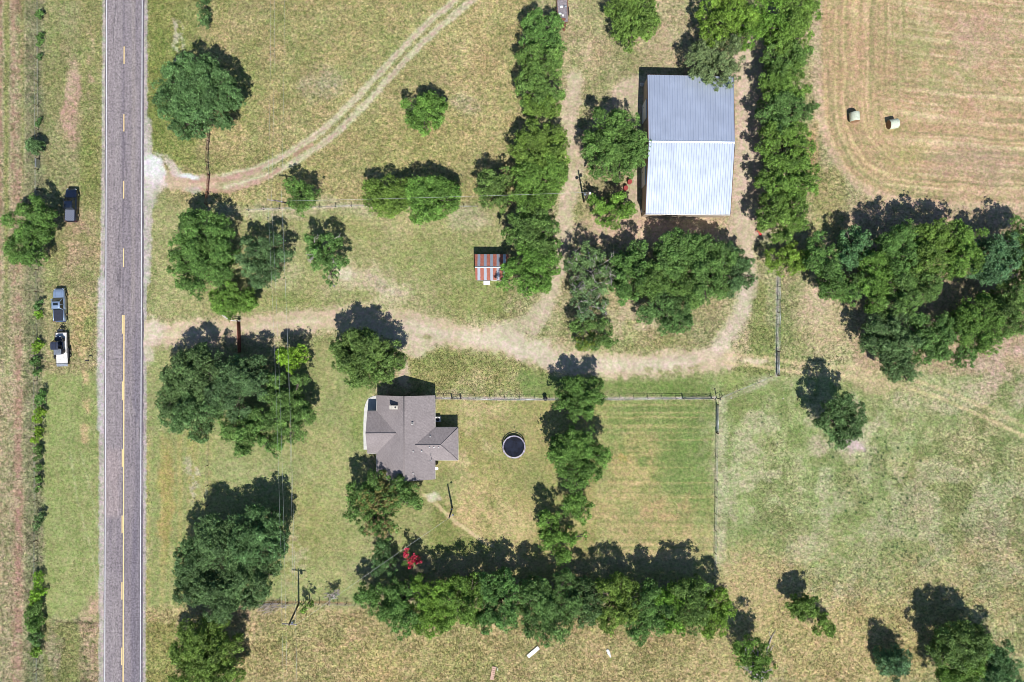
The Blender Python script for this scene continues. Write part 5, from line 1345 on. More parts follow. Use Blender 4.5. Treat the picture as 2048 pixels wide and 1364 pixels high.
# ------------------------------------------------------------------ trees, each its own crown and trunk
KIND = {   # leaf colour (linear albedo), variation
    'oak':    ((0.080, 0.155, 0.048), (0.130, 0.225, 0.080)),
    'elm':    ((0.115, 0.210, 0.036), (0.175, 0.290, 0.056)),
    'mid':    ((0.092, 0.180, 0.040), (0.148, 0.255, 0.062)),
    'bright': ((0.130, 0.230, 0.032), (0.190, 0.310, 0.048)),
    'grey':   ((0.125, 0.200, 0.075), (0.180, 0.265, 0.100)),
    'blue':   ((0.085, 0.175, 0.066), (0.125, 0.230, 0.095)),
    'lime':   ((0.160, 0.300, 0.028), (0.235, 0.380, 0.042)),
}
LEAVES = [0]
def crown_mesh(rng, lobes, kind, leaf, dens, clump_r, spots=None):
    """lobes: (centre xyz, r_xy, r_z). Leaf-sized rhombi gathered in clumps over and inside each lobe"""
    hue = np.clip(rng.normal(1, (.05, .035, .06), 3), .88, 1.12) if kind != 'red' else 1.0
    c0, c1 = [np.array(v) * hue * 1.08 for v in KIND[kind]]
    CP, CN, CC, CR = [], [], [], []
    for (c, r, rz) in lobes:
        c = np.array(c)
        ns = int(max(3, min(26, 1.5 * r * r + 3)))       # boughs: small domes standing out of the lobe, dark creases between
        u0 = rng.normal(size=(ns * 3, 3)); u0 /= np.linalg.norm(u0, axis=1)[:, None]; u0 = u0[u0[:, 2] > -.25][:ns]; ns = len(u0)
        az = np.arctan2(u0[:, 1], u0[:, 0]); ph = rng.uniform(0, 6.28, 2)
        rs = np.clip(rng.uniform(.24, .46, ns) * r * (1.25 if r < 1.8 else 1), min(.35, r * .6), 1.35)
        reach = (r - rs * .8) / r * (1 + .14 * np.sin(3 * az + ph[0]) + .10 * np.sin(5 * az + ph[1])) * rng.uniform(.80, 1.10, ns)
        sc_ = c + u0 * reach[:, None] * np.array((r, r, rz))
        per_s = np.maximum(3, (dens * 2 * math.pi * rs ** 2 * 1.25 / (clump_r ** 2 * 2.2))).astype(int)
        si = np.repeat(np.arange(ns), per_s); u = rng.normal(size=(len(si), 3)); u /= np.linalg.norm(u, axis=1)[:, None]
        u = u + u0[si] * .55 + np.array((0, 0, .25)); u /= np.linalg.norm(u, axis=1)[:, None]
        pick = rng.random(len(si)); k = np.where(pick > .84, rng.uniform(1.0, 1.5, len(si)), rng.uniform(.6, 1.0, len(si)))
        p = sc_[si] + u * (rs[si] * k)[:, None]
        stone = np.clip(rng.normal(1.0, .17, ns), .6, 1.4)[si]
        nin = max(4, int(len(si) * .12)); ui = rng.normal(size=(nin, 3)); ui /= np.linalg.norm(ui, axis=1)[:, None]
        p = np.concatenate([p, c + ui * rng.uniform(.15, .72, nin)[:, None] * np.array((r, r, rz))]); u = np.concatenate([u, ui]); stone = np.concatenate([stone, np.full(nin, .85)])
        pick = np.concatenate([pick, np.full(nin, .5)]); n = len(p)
        p[:, 2] = np.maximum(p[:, 2], .35)
        CP.append(p); CN.append(u); t = rng.random(n)[:, None]
        tone = (stone * rng.normal(1.0, .19, n))[:, None]
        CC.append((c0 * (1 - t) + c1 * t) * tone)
        CR.append(clump_r * np.where(pick > .84, rng.uniform(.35, .7, n), rng.uniform(.55, 1.3, n)) * min(1, .55 + r / 3.5))
    CP = np.concatenate(CP); CN = np.concatenate(CN); CC = np.concatenate(CC); CR = np.concatenate(CR)
    if spots is not None:
        for (x, y, r, col) in spots:
            d = np.hypot(CP[:, 0] - x, CP[:, 1] - y); k = (d < r) & (rng.random(len(d)) < .36); CC[k] = np.array(col) * rng.uniform(.8, 1.2, (k.sum(), 1))
    per = np.maximum(5, (CR ** 2 * 3.1 * 1.0 / (leaf ** 2 * .45)) * rng.uniform(.40, 1.25, len(CR))).astype(int)
    idx = np.repeat(np.arange(len(CP)), per); n = len(idx)
    u = rng.normal(size=(n, 3)); u /= np.linalg.norm(u, axis=1)[:, None]
    u = u + CN[idx] * .35 + np.array((0, 0, .30)); u /= np.linalg.norm(u, axis=1)[:, None]
    pos = CP[idx] + u * (CR[idx] * rng.uniform(.35, 1.08, n))[:, None] * np.array((1, 1, .75))
    pos[:, 2] = np.maximum(pos[:, 2], .08)
    nr = u * .6 + rng.normal(size=(n, 3)) * .62 + np.array((0, 0, .2)); nr /= np.linalg.norm(nr, axis=1)[:, None]
    a = np.cross(nr, rng.normal(size=(n, 3))); a /= np.linalg.norm(a, axis=1)[:, None]; b = np.cross(nr, a)
    sz = leaf * rng.uniform(.65, 1.35, n)[:, None]
    v = np.stack([pos - a * sz * .78, pos - b * sz * .33, pos + a * sz * .78, pos + b * sz * .33], 1).reshape(-1, 3)
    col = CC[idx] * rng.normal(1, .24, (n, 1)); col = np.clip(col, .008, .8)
    LEAVES[0] += n
    return v, np.repeat(col, 4, axis=0)

def leaf_object(name, v, col, parent, origin):
    v = v - np.array(origin); n = len(v)
    me = bpy.data.meshes.new(name); me.vertices.add(n); me.vertices.foreach_set('co', v.ravel())
    me.loops.add(n); me.loops.foreach_set('vertex_index', np.arange(n, dtype=np.int32))
    me.polygons.add(n // 4); me.polygons.foreach_set('loop_start', np.arange(0, n, 4, dtype=np.int32)); me.polygons.foreach_set('loop_total', np.full(n // 4, 4, np.int32))
    me.update()
    c4 = np.ones((n, 4)); c4[:, :3] = col
    a = me.color_attributes.new('Col', 'FLOAT_COLOR', 'POINT'); a.data.foreach_set('color', c4.ravel())
    me.materials.append(M['leaf'])
    o = bpy.data.objects.new(name, me); sc.collection.objects.link(o)
    if parent: o.parent = parent
    return o

def tree(label, kind, h, lobes, name='oak_tree', cat='tree', dens=.95, leaf=.15, clump=.34, group=None, bark='bark', bare=0, low=.14, spots=None, base=None):
    seed = int(lobes[0][0] * 13 + lobes[0][1] * 7); rng = np.random.default_rng(seed); rn = random.Random(seed)
    L = []; wsum = Vector((0, 0, 0)); ws = 0
    for lb in lobes:
        px, py, r = lb[:3]; hh = h * (lb[3] if len(lb) > 3 else rn.uniform(.88, 1.0))
        rm = r * S * .97; rz = min(hh * (1 - low) / 2, max(rm * 1.05, .30 * hh)); zc = hh - rz
        k = (H - zc) / H; c = P(px, py, zc); L.append(((c.x, c.y, c.z), rm * k, rz))
        if hh - 2 * rz > hh * low + .6 and rm > 1.4:      # skirt of lower boughs
            zl = hh * low + (hh - 2 * rz) * .5; L.append(((c.x, c.y, zl + rz * .3), rm * k * .72, max(.6, zl * .5)))
        wsum += Vector((c.x, c.y, 0)) * r * r; ws += r * r
    o = wsum / ws
    if base: o = P(base[0], base[1], 0)
    root = empty(name, o); tag(root, label, cat, group)
    sp = None
    if spots: sp = [(P(x, y, h * .7).x, P(x, y, h * .7).y, r * S, col) for x, y, r, col in spots]
    v, col = crown_mesh(rng, L, kind, leaf, dens, clump, sp)
    leaf_object('crown', v, col, root, o)
    tr = MB(); r0 = max(.05, .030 * h + .012 * max(l[1] for l in L))
    top = Vector((rn.uniform(-.2, .2), rn.uniform(-.2, .2), h * .42))
    tr.tube([(0, 0, -.05), (0, 0, .25), top * .5, top], [r0 * 1.45, r0 * 1.1, r0 * .95, r0 * .8], 9)
    for (c, r, rz) in L:
        e = Vector(c) - o; mid = top.lerp(e, .5) + Vector((0, 0, .15 * h * .3)); tr.tube([top * .92, mid, e + Vector((0, 0, rz * .35))], [r0 * .6, r0 * .38, r0 * .12], 6)
        for k in range(3 if r > 1 else 0):
            a = rn.uniform(0, 6.28); q = e + Vector((math.cos(a) * r * .8, math.sin(a) * r * .8, rz * rn.uniform(.0, .5)))
            tr.tube([mid.lerp(e, .4), e.lerp(q, .5) + Vector((0, 0, .1)), q], [r0 * .3, r0 * .18, r0 * .05], 5)
    trunk = tr.build('trunk', M[bark], root)
    if bare:
        for k in range(bare):
            bb = MB()
            c, r, rz = L[rn.randrange(len(L))]; e = Vector(c) - o
            a = rn.uniform(0, 6.28); p0 = e + Vector((rn.uniform(-.3, .3) * r, rn.uniform(-.3, .3) * r, rz * .55)); dirv = Vector((math.cos(a), math.sin(a), rn.uniform(.05, .5)))
            ln = r * rn.uniform(.6, 1.0); p1 = p0 + dirv * ln * .5 + Vector((rn.uniform(-.2, .2), rn.uniform(-.2, .2), .2)); p2 = p0 + dirv * ln
            bb.tube([p0, p1, p2], [.07, .05, .02], 5)
            for j in range(4):
                q = p0.lerp(p2, rn.uniform(.3, .95)); a2 = a + rn.choice((-1, 1)) * rn.uniform(.4, 1.0)
                bb.tube([q, q + Vector((math.cos(a2), math.sin(a2), rn.uniform(.0, .4))) * ln * rn.uniform(.25, .5)], [.035, .012], 4)
            bb.build('bare_branch', M['dead'], root)
    return root

# west of the road
tree('round green oak on the west verge with the black pickup parked beside it', 'mid', 7.2, [(56, 492, 36), (42, 445, 28), (74, 470, 30), (64, 415, 26), (90, 430, 20), (70, 515, 20), (38, 505, 24), (88, 460, 22, .85)])
W_ = 'shrubs grown up along the far west fence'
for (label, kind, h, lb, nm) in (
    ('small round shrub on the far west fence nearest the top of the photo', 'mid', 1.3, [(80, 28, 8)], 'shrub'),
    ('narrow green shrub on the west fence, second from the top', 'mid', 1.2, [(81, 74, 6), (80, 84, 6)], 'shrub'),
    ('small shrub on the west fence, third from the top', 'oak', 1.0, [(80, 114, 6)], 'shrub'),
    ('small shrub on the west fence just above the lone bushy sapling', 'oak', 1.1, [(78, 245, 7)], 'shrub'),
    ('bushy dark sapling on the west fence north of the panel gate', 'oak', 3.0, [(69, 294, 15), (66, 286, 10), (74, 300, 10)], 'small_tree'),
    ('dark green ball shaped shrub on the fence west of the silver pickup', 'oak', 1.7, [(77, 609, 9)], 'shrub'),
    ('yellow green shrub touching the south side of the ball shaped shrub', 'lime', 1.2, [(78, 630, 7)], 'shrub'),
    ('bright yellow green shrub on the fence west of the buggy trailer', 'lime', 1.6, [(76, 690, 9), (72, 700, 9)], 'shrub'),
    ('darker low shrub on the fence below the bright one west of the trailer', 'mid', 1.5, [(72, 722, 9), (76, 745, 8)], 'shrub'),
    ('dark topped shrub starting the long bright hedge row on the west fence', 'mid', 2.0, [(82, 788, 9), (78, 800, 9)], 'shrub'),
    ('yellow green shrub second in the bright hedge row on the west fence', 'lime', 1.8, [(80, 822, 10), (76, 838, 9)], 'shrub'),
    ('yellow green shrub third in the bright hedge row on the west fence', 'lime', 1.8, [(77, 860, 9), (74, 876, 9)], 'shrub'),
    ('dark green shrub at the south end of the bright hedge row on the fence', 'mid', 1.7, [(76, 898, 9), (78, 912, 8)], 'shrub'),
    ('thin dark green shrub on the west fence between the two hedge rows', 'mid', 1.4, [(77, 935, 7), (77, 960, 7), (77, 978, 5)], 'shrub'),
    ('small dark shrub alone on the west fence beside the light road patch', 'oak', 1.9, [(80, 1036, 9), (76, 1052, 8)], 'shrub'),
    ('bright shrub at the north end of the southern fence thicket', 'lime', 1.6, [(78, 1152, 9), (79, 1166, 9)], 'shrub'),
    ('yellow green shrub in the upper middle of the southern fence thicket', 'lime', 1.9, [(78, 1186, 12), (70, 1198, 10)], 'shrub'),
    ('dark green shrub in the middle of the southern fence thicket', 'mid', 2.2, [(70, 1222, 15), (78, 1214, 11)], 'shrub'),
    ('wide dark shrub in the lower middle of the southern fence thicket', 'mid', 2.0, [(72, 1248, 15), (64, 1240, 12)], 'shrub'),
    ('dark shrub near the south end of the southern fence thicket', 'oak', 2.0, [(74, 1274, 13)], 'shrub'),
    ('green shrub closing the south end of the southern fence thicket', 'bright', 1.6, [(70, 1298, 10), (76, 1304, 8)], 'shrub')):
    lb = [(x + dx, y + dy, r * k) for x, y, r in lb for dx, dy, k in ((0, 0, 1.15), (-3, 4, .8), (3, -4, .8))]
    tree(label, kind, h, lb, name=nm, cat='shrub' if nm == 'shrub' else 'tree', group=W_, leaf=.15, clump=.30, low=.02, dens=1.3)

# between road and house
tree('small dark tree on the top frame edge beside the road verge', 'oak', 2.6, [(408, 3, 15), (400, 14, 8)], leaf=.14, clump=.4)
tree('small dark green tree north of the big roadside oak', 'oak', 2.8, [(409, 34, 14), (412, 48, 13), (404, 42, 12)], leaf=.14, clump=.4)
tree('big broad oak standing alone north of the upper drive', 'oak', 8.6, [(365, 165, 40), (405, 150, 40), (345, 205, 34), (385, 220, 44), (440, 175, 36), (436, 218, 38), (466, 196, 26), (368, 256, 25), (400, 250, 24), (396, 185, 40), (378, 128, 20), (330, 180, 22)])
tree('large oak west in the grove between the two drives', 'mid', 7.4, [(400, 462, 44), (440, 470, 36), (372, 500, 32), (415, 510, 44), (374, 552, 30), (430, 540, 36), (364, 530, 24), (455, 510, 26), (395, 578, 18)])
tree('oak east in the grove between the two drives, under the wires', 'oak', 7.0, [(512, 500, 30), (545, 488, 26), (548, 532, 30), (514, 545, 30), (572, 508, 18), (530, 568, 16), (495, 525, 24)])
tree('low bright round tree at the north side of the main drive gate', 'elm', 4.6, [(446, 600, 28), (484, 596, 30), (466, 616, 24), (432, 604, 20), (505, 606, 17), (462, 582, 22)])
tree('small upright tree beside the crossarm pole with pale insulators', 'mid', 6.2, [(588, 372, 20), (612, 396, 22), (624, 386, 16), (592, 402, 18), (604, 416, 15), (576, 376, 12)], name='elm_tree', leaf=.14)
tree('thin crowned tree with bare grey twigs east of the wires', 'mid', 6.8, [(628, 482, 20), (664, 486, 24), (640, 516, 26), (668, 520, 22), (664, 550, 17), (628, 508, 18), (668, 568, 10)], name='elm_tree', bare=14, dens=.85)
tree('west half of the oblong clump under the east running wire', 'elm', 6.2, [(764, 388, 34), (790, 402, 35), (745, 382, 24), (770, 414, 27), (810, 384, 30), (752, 404, 20)], name='elm_tree')
tree('east half of the oblong clump under the east running wire', 'elm', 6.8, [(846, 384, 37), (882, 388, 37), (836, 414, 32), (870, 412, 31), (898, 378, 24), (902, 402, 22), (850, 430, 17)], name='elm_tree')
tree('round lone bright green tree in the middle of the upper pasture', 'elm', 6.6, [(832, 213, 27), (868, 206, 28), (850, 238, 31), (848, 258, 13), (852, 198, 20), (874, 232, 20), (828, 236, 18)], name='elm_tree')
tree('big round tree on the south side of the drive by the house', 'mid', 8.6, [(710, 690, 36), (750, 690, 38), (700, 720, 34), (740, 730, 42), (780, 712, 32), (716, 752, 26), (768, 745, 28), (678, 694, 20), (796, 726, 17), (684, 724, 20)], name='elm_tree')
tree('small lime green tree at the north edge of the big front grove', 'lime', 5.6, [(572, 716, 20), (596, 708, 20), (588, 730, 17), (560, 712, 11), (606, 700, 14)], name='elm_tree', leaf=.165)
Gf = 'oaks of the big front grove south of the main drive'
tree('north west oak of the big front grove, nearest the driveway mouth', 'oak', 8.0, [(368, 742, 38), (400, 725, 32), (350, 780, 32), (395, 765, 40), (340, 812, 26), (430, 742, 26)], group=Gf)
tree('south west oak of the big front grove, nearest the road verge', 'oak', 8.0, [(352, 830, 34), (388, 842, 36), (376, 812, 32), (400, 862, 22), (425, 822, 26)], group=Gf)
tree('middle oak of the big front grove, south of the main drive gate', 'oak', 8.4, [(460, 735, 34), (492, 762, 40), (450, 785, 36), (505, 735, 28), (478, 812, 34), (530, 770, 32)], group=Gf)
tree('southernmost oak of the big front grove reaching toward the lawn', 'mid', 8.2, [(470, 850, 32), (500, 872, 34), (488, 900, 18), (530, 845, 34), (542, 885, 26), (552, 908, 10)], group=Gf)
tree('eastern oak of the big front grove behind the lime green tree', 'mid', 8.0, [(560, 795, 34), (590, 800, 34), (602, 830, 30), (572, 840, 34), (550, 760, 22), (590, 870, 20), (600, 762, 18)], group=Gf)
Gs = 'dark oaks south west of the house lawn'
tree('north east oak of the dark grove by the wires, tallest', 'oak', 9.6, [(505, 1050, 38), (532, 1060, 36), (548, 1036, 22), (500, 1084, 40), (545, 1096, 30), (558, 1070, 20)], group=Gs)
tree('north west oak of the dark grove facing the road verge', 'oak', 8.8, [(432, 1070, 40), (402, 1104, 38), (448, 1096, 42), (384, 1132, 32), (416, 1056, 22), (376, 1108, 22)], group=Gs)
tree('south oak of the dark grove ending at the wire fence', 'oak', 8.4, [(394, 1164, 42), (440, 1184, 44), (482, 1150, 46), (514, 1176, 36), (376, 1180, 24), (450, 1216, 28), (385, 1185, 28), (540, 1140, 26), (500, 1206, 18), (424, 1226, 16)], group=Gs)
tree('brighter tree in the lower left corner beside the road', 'elm', 7.6, [(390, 1262, 32), (425, 1262, 36), (378, 1300, 36), (430, 1308, 42), (462, 1296, 24), (390, 1345, 42), (445, 1356, 38), (468, 1335, 18)], name='elm_tree')
tree('small shrub with dark round shadow beside the leaning crossarm pole', 'elm', 3.6, [(612, 1212, 13), (618, 1204, 10), (606, 1222, 9)], name='shrub', cat='shrub', leaf=.14, clump=.4)
# against the house
Y1, Y2 = (.27, .25, .08), (.34, .25, .12)
tree('tree with yellowing leaves shading the south west corner of the house', 'mid', 7.4, [(722, 988, 30), (712, 1018, 26), (750, 962, 26), (765, 1000, 36), (806, 985, 28), (824, 1004, 20), (745, 1045, 28), (772, 1056, 24), (788, 964, 22)], name='ash_tree',
     spots=[(740, 1000, 24, Y1), (775, 985, 26, Y1), (768, 1020, 24, Y2), (755, 1055, 24, Y2), (790, 1055, 20, Y1), (770, 960, 16, Y1)])
tree('narrow dark tree south of the yellowing tree', 'oak', 6.0, [(768, 1098, 20), (764, 1118, 20), (782, 1132, 19), (756, 1140, 14)], name='oak_tree')
def myrtle():
    r = tree('small crape myrtle covered in bright red flowers', 'mid', 4.0, [(822, 1112, 16), (812, 1120, 12), (834, 1118, 11)], name='flowering_tree', dens=.4, leaf=.16, clump=.34)
    rng = np.random.default_rng(3); L = [(tuple(P(x, y, 3.4)), q * S * .95, .4) for x, y, q in ((812, 1098, 5), (813, 1112, 7), (822, 1120, 8), (837, 1120, 8), (820, 1132, 5), (830, 1112, 6), (808, 1106, 6), (828, 1126, 8))]
    KIND['red'] = ((.60, .03, .07), (.72, .06, .12)); v, col = crown_mesh(rng, L, 'red', .17, 1.1, .26); leaf_object('blossom', v, col, r, r.location)
myrtle()
tree('bare grey bush on the wire fence right of the leaning pole', 'grey', 2.0, [(664, 1192, 14), (674, 1184, 9)], name='bare_bush', cat='shrub', dens=.18, leaf=.14, clump=.25, bare=26, low=.02)
# yard line
Gy = 'trees in the line dividing the yard'
tree('northern tree of the yard line, just south of the drive', 'mid', 7.8, [(1140, 778, 32), (1175, 778, 34), (1155, 802, 34), (1188, 800, 22), (1122, 800, 20), (1150, 828, 16), (1180, 822, 18)], name='elm_tree', group=Gy)
tree('largest tree of the yard line, east of the trampoline', 'mid', 8.4, [(1130, 895, 36), (1165, 890, 38), (1192, 912, 28), (1150, 930, 40), (1116, 912, 24), (1180, 940, 28), (1155, 962, 20), (1140, 872, 22)], name='elm_tree', group=Gy)
tree('smaller pale tree of the yard line, third from the drive', 'elm', 6.4, [(1150, 1000, 26), (1168, 1016, 22), (1135, 1012, 22), (1160, 1036, 14)], name='elm_tree', group=Gy)
tree('bright tree at the south end of the yard line', 'elm', 6.6, [(1100, 1055, 24), (1092, 1040, 18), (1115, 1085, 28), (1140, 1075, 22), (1122, 1110, 20), (1165, 1072, 12), (1088, 1080, 18)], name='elm_tree', group=Gy)
# southern hedgerow of trees
Gh = 'trees of the long southern row'
for (label, kind, h, lb) in (
    ('westernmost thin tree of the long southern row', 'mid', 7.0, [(728, 1185, 20), (742, 1200, 22), (764, 1212, 26), (755, 1182, 18)]),
    ('dark green tree second from the west in the southern row', 'mid', 8.0, [(800, 1200, 32), (786, 1228, 28), (822, 1228, 28), (805, 1256, 20), (790, 1178, 20), (818, 1172, 18)]),
    ('yellow green tree third from the west in the southern row', 'bright', 8.2, [(858, 1190, 32), (850, 1228, 32), (880, 1222, 30), (868, 1255, 22), (842, 1250, 20), (840, 1168, 22), (880, 1172, 22)]),
    ('green tree fourth from the west in the southern row', 'elm', 8.2, [(920, 1178, 30), (936, 1210, 32), (915, 1232, 26), (950, 1240, 22), (948, 1170, 24), (900, 1196, 22), (890, 1250, 20)]),
    ('green tree fifth from the west in the southern row', 'mid', 8.6, [(985, 1170, 32), (992, 1208, 34), (978, 1240, 26), (1010, 1236, 26), (1020, 1190, 24), (970, 1192, 26), (1030, 1216, 26), (1010, 1158, 22), (1040, 1180, 24)]),
    ('broad tree bulging south above the white board', 'mid', 9.0, [(1072, 1182, 34), (1110, 1200, 38), (1078, 1222, 38), (1112, 1240, 34), (1090, 1268, 26), (1140, 1205, 28), (1128, 1160, 24), (1062, 1250, 20), (1125, 1268, 14)]),
    ('narrow darker tree right of the broad bulging tree', 'oak', 8.0, [(1168, 1180, 26), (1182, 1212, 28), (1172, 1236, 18), (1190, 1180, 22), (1150, 1232, 22)]),
    ('pale topped tree in the eastern half of the southern row', 'elm', 8.6, [(1240, 1170, 28), (1228, 1205, 32), (1215, 1238, 26), (1252, 1222, 26), (1212, 1180, 24), (1265, 1190, 22), (1196, 1228, 20)]),
    ('dark tree bulging south in the eastern half of the southern row', 'mid', 8.6, [(1288, 1200, 32), (1276, 1240, 32), (1302, 1252, 28), (1272, 1270, 18), (1320, 1220, 26), (1300, 1178, 20)]),
    ('yellow green topped tree second from the east end of the row', 'bright', 8.2, [(1340, 1222, 28), (1352, 1250, 24), (1328, 1242, 20), (1325, 1190, 24), (1352, 1192, 24)]),
    ('dark and tall tree near the east end of the southern row', 'mid', 9.2, [(1378, 1190, 32), (1400, 1180, 26), (1372, 1222, 30), (1392, 1245, 24), (1358, 1176, 20), (1410, 1212, 22)]),
    ('bright tree closing the east end of the southern row', 'bright', 8.6, [(1432, 1205, 30), (1444, 1228, 26), (1420, 1240, 28), (1412, 1265, 12), (1440, 1252, 18)])):
    tree(label, kind, h * .93, lb, name='hedgerow_tree', group=Gh)
# west barn rows
Gn = 'trees of the north row west of the barn'
for (label, kind, h, lb) in (
    ('tree at the north end of the row with the old trailer beside it', 'mid', 6.6, [(1070, 48, 26), (1100, 52, 28), (1082, 78, 34), (1112, 88, 20), (1056, 82, 18)]),
    ('dark green tree second in the row south of the old trailer', 'mid', 7.0, [(1062, 118, 28), (1094, 116, 30), (1112, 106, 18), (1078, 145, 30), (1052, 165, 22), (1110, 140, 16)]),
    ('mid green tree third in the row, across from the barn corner', 'mid', 7.0, [(1086, 172, 32), (1112, 182, 20), (1060, 190, 26), (1080, 205, 26), (1048, 178, 18)]),
    ('bright green tree fourth in the row, with a gap below it', 'elm', 6.4, [(1080, 222, 28), (1102, 215, 20), (1058, 212, 18)])):
    tree(label, kind, h, lb, name='row_tree', group=Gn)
tree('large bright tree south of the gap in the barn row', 'elm', 7.6, [(1060, 275, 34), (1098, 278, 32), (1112, 300, 28), (1070, 310, 38), (1042, 300, 22), (1120, 318, 20)], name='elm_tree')
tree('broad bright tree where the east running wire meets the barn row', 'elm', 7.6, [(1060, 350, 36), (1100, 345, 34), (1082, 378, 34), (1046, 382, 28), (1112, 366, 20), (1092, 402, 20), (1060, 408, 20)], name='elm_tree')
tree('smaller tree standing west of the barn row beside the wire fence', 'mid', 7.2, [(978, 366, 26), (1002, 376, 26), (984, 398, 26), (962, 384, 16), (1006, 404, 18), (1010, 350, 16)], name='elm_tree')
tree('tree directly north east of the rusty shed', 'mid', 7.8, [(1040, 446, 30), (1072, 440, 34), (1092, 462, 28), (1050, 478, 32), (1078, 492, 32), (1026, 470, 20), (1104, 490, 18)], name='elm_tree')
tree('bright tree overhanging the east end of the rusty shed roof', 'elm', 7.4, [(1040, 518, 30), (1075, 522, 34), (1098, 535, 24), (1050, 555, 30), (1078, 565, 26), (1022, 535, 20), (1010, 568, 16), (1052, 584, 16), (1104, 516, 18)], name='elm_tree')
tree('bright green tree cut by the top edge north west of the barn', 'elm', 7.0, [(1240, 10, 32), (1280, 12, 32), (1255, 48, 36), (1292, 52, 26), (1262, 82, 22), (1300, 34, 18)], name='elm_tree')
tree('big tree leaning over the west edge of the barn roof', 'mid', 8.4, [(1200, 258, 34), (1240, 250, 34), (1268, 275, 30), (1190, 295, 30), (1228, 300, 40), (1270, 310, 28), (1288, 290, 16), (1200, 338, 26), (1240, 342, 24), (1258, 330, 20)], name='elm_tree')
tree('low tree beside the two red drums west of the barn', 'elm', 5.6, [(1200, 410, 24), (1236, 408, 26), (1222, 434, 26), (1252, 420, 20), (1188, 398, 12), (1205, 442, 16)], name='elm_tree')
# north of barn
tree('bright tree at the top frame edge north of the barn, west one', 'bright', 8.2, [(1425, 20, 34), (1462, 10, 36), (1440, 55, 34), (1480, 45, 32), (1420, 75, 22)], name='elm_tree')
tree('bright tree at the top frame edge north of the barn, middle one', 'bright', 8.2, [(1520, 15, 36), (1508, 55, 32), (1545, 60, 32), (1490, 78, 20)], name='elm_tree')
tree('bright tree at the top frame edge beside the mown field corner', 'elm', 8.2, [(1590, 15, 38), (1618, 30, 22), (1580, 55, 34), (1625, 4, 18), (1560, 85, 26), (1604, 76, 24)], name='elm_tree')
tree('pale grey green tree hanging over the north edge of the barn roof', 'grey', 7.8, [(1400, 112, 30), (1440, 105, 34), (1470, 125, 22), (1424, 140, 32), (1460, 152, 22), (1395, 140, 20), (1432, 168, 14), (1384, 118, 16)], name='willow_tree', dens=.9, leaf=.14)
Ge = 'trees of the row between the barn and the mown field'
for (label, kind, h, lb) in (
    ('northern tree of the east barn row under the corner trees', 'mid', 7.6, [(1545, 118, 28), (1580, 115, 32), (1560, 142, 28), (1604, 112, 20)]),
    ('bright tree second in the east barn row', 'elm', 7.8, [(1570, 165, 32), (1545, 180, 26), (1600, 180, 20), (1585, 150, 22), (1532, 160, 16)]),
    ('dark bluish tree third in the east barn row reaching into the field', 'mid', 8.0, [(1540, 215, 30), (1575, 212, 34), (1608, 222, 24), (1560, 242, 28), (1526, 228, 18), (1628, 212, 12)]),
    ('green tree fourth in the east barn row beside the barn ridge', 'elm', 7.8, [(1548, 275, 32), (1580, 280, 34), (1536, 300, 24), (1606, 296, 24), (1592, 262, 20), (1570, 310, 22)]),
    ('green tree fifth in the east barn row beside the barn south half', 'elm', 7.8, [(1548, 340, 32), (1582, 335, 34), (1612, 350, 28), (1560, 372, 32), (1600, 380, 28), (1630, 365, 14), (1526, 362, 18)]),
    ('bright tree sixth in the east barn row above the red slide', 'elm', 7.6, [(1545, 415, 32), (1580, 412, 32), (1560, 448, 34), (1598, 430, 22), (1530, 448, 20), (1568, 470, 18), (1600, 450, 16)])):
    tree(label, kind, h, lb, name='row_tree', group=Ge)
# island between the lanes
tree('thin pale tree with bare grey limbs at the west end of the lane island', 'grey', 7.6, [(1150, 525, 26), (1180, 510, 28), (1205, 528, 26), (1165, 560, 26), (1195, 570, 28), (1215, 550, 20), (1150, 580, 16)], name='sparse_tree', dens=.55, leaf=.165, bare=46, bark='bark_grey')
tree('thin grey green tree south of the bare limbed tree', 'grey', 6.6, [(1160, 600, 20), (1190, 602, 24), (1170, 625, 20), (1205, 618, 16)], name='sparse_tree', dens=.6, leaf=.165, bare=12, bark='bark_grey')
tree('dark tree with a yellow green skirt on the north edge of the drive', 'mid', 6.6, [(1160, 655, 20), (1200, 655, 26), (1212, 678, 22), (1185, 690, 20), (1168, 692, 18, .6), (1150, 680, 12, .7)], name='elm_tree', spots=[(1166, 694, 22, (.20, .26, .04)), (1172, 675, 16, (.20, .26, .04))])
Gi = 'trees on the island south of the barn'
tree('west tree of the big grove on the lane island', 'mid', 8.0, [(1256, 520, 30), (1236, 532, 26), (1238, 568, 22), (1270, 555, 34), (1246, 548, 24), (1250, 590, 24), (1275, 500, 20)], name='elm_tree', group=Gi)
tree('northern tree of the big grove just south of the barn', 'mid', 9.0, [(1340, 490, 30), (1372, 480, 32), (1352, 522, 36), (1320, 530, 28), (1390, 510, 32), (1328, 500, 20)], name='elm_tree', group=Gi)
tree('east central tree of the big grove on the lane island', 'mid', 8.6, [(1420, 490, 30), (1440, 520, 34), (1410, 545, 34), (1430, 575, 28), (1405, 590, 24)], name='elm_tree', group=Gi)
tree('easternmost spreading tree of the lane island grove', 'oak', 8.2, [(1470, 530, 30), (1462, 570, 28), (1490, 555, 22), (1460, 500, 18), (1492, 532, 16), (1505, 555, 8)], name='elm_tree', group=Gi)
tree('south tree of the big grove, closest to the main drive', 'mid', 7.8, [(1325, 600, 32), (1355, 610, 34), (1302, 612, 26), (1335, 640, 28), (1365, 645, 22), (1290, 630, 20), (1350, 660, 12)], name='elm_tree', group=Gi)
tree('middle tree filling the heart of the lane island grove', 'mid', 8.2, [(1310, 560, 32), (1345, 565, 34), (1378, 570, 30), (1290, 580, 24), (1380, 600, 20)], name='elm_tree', group=Gi)
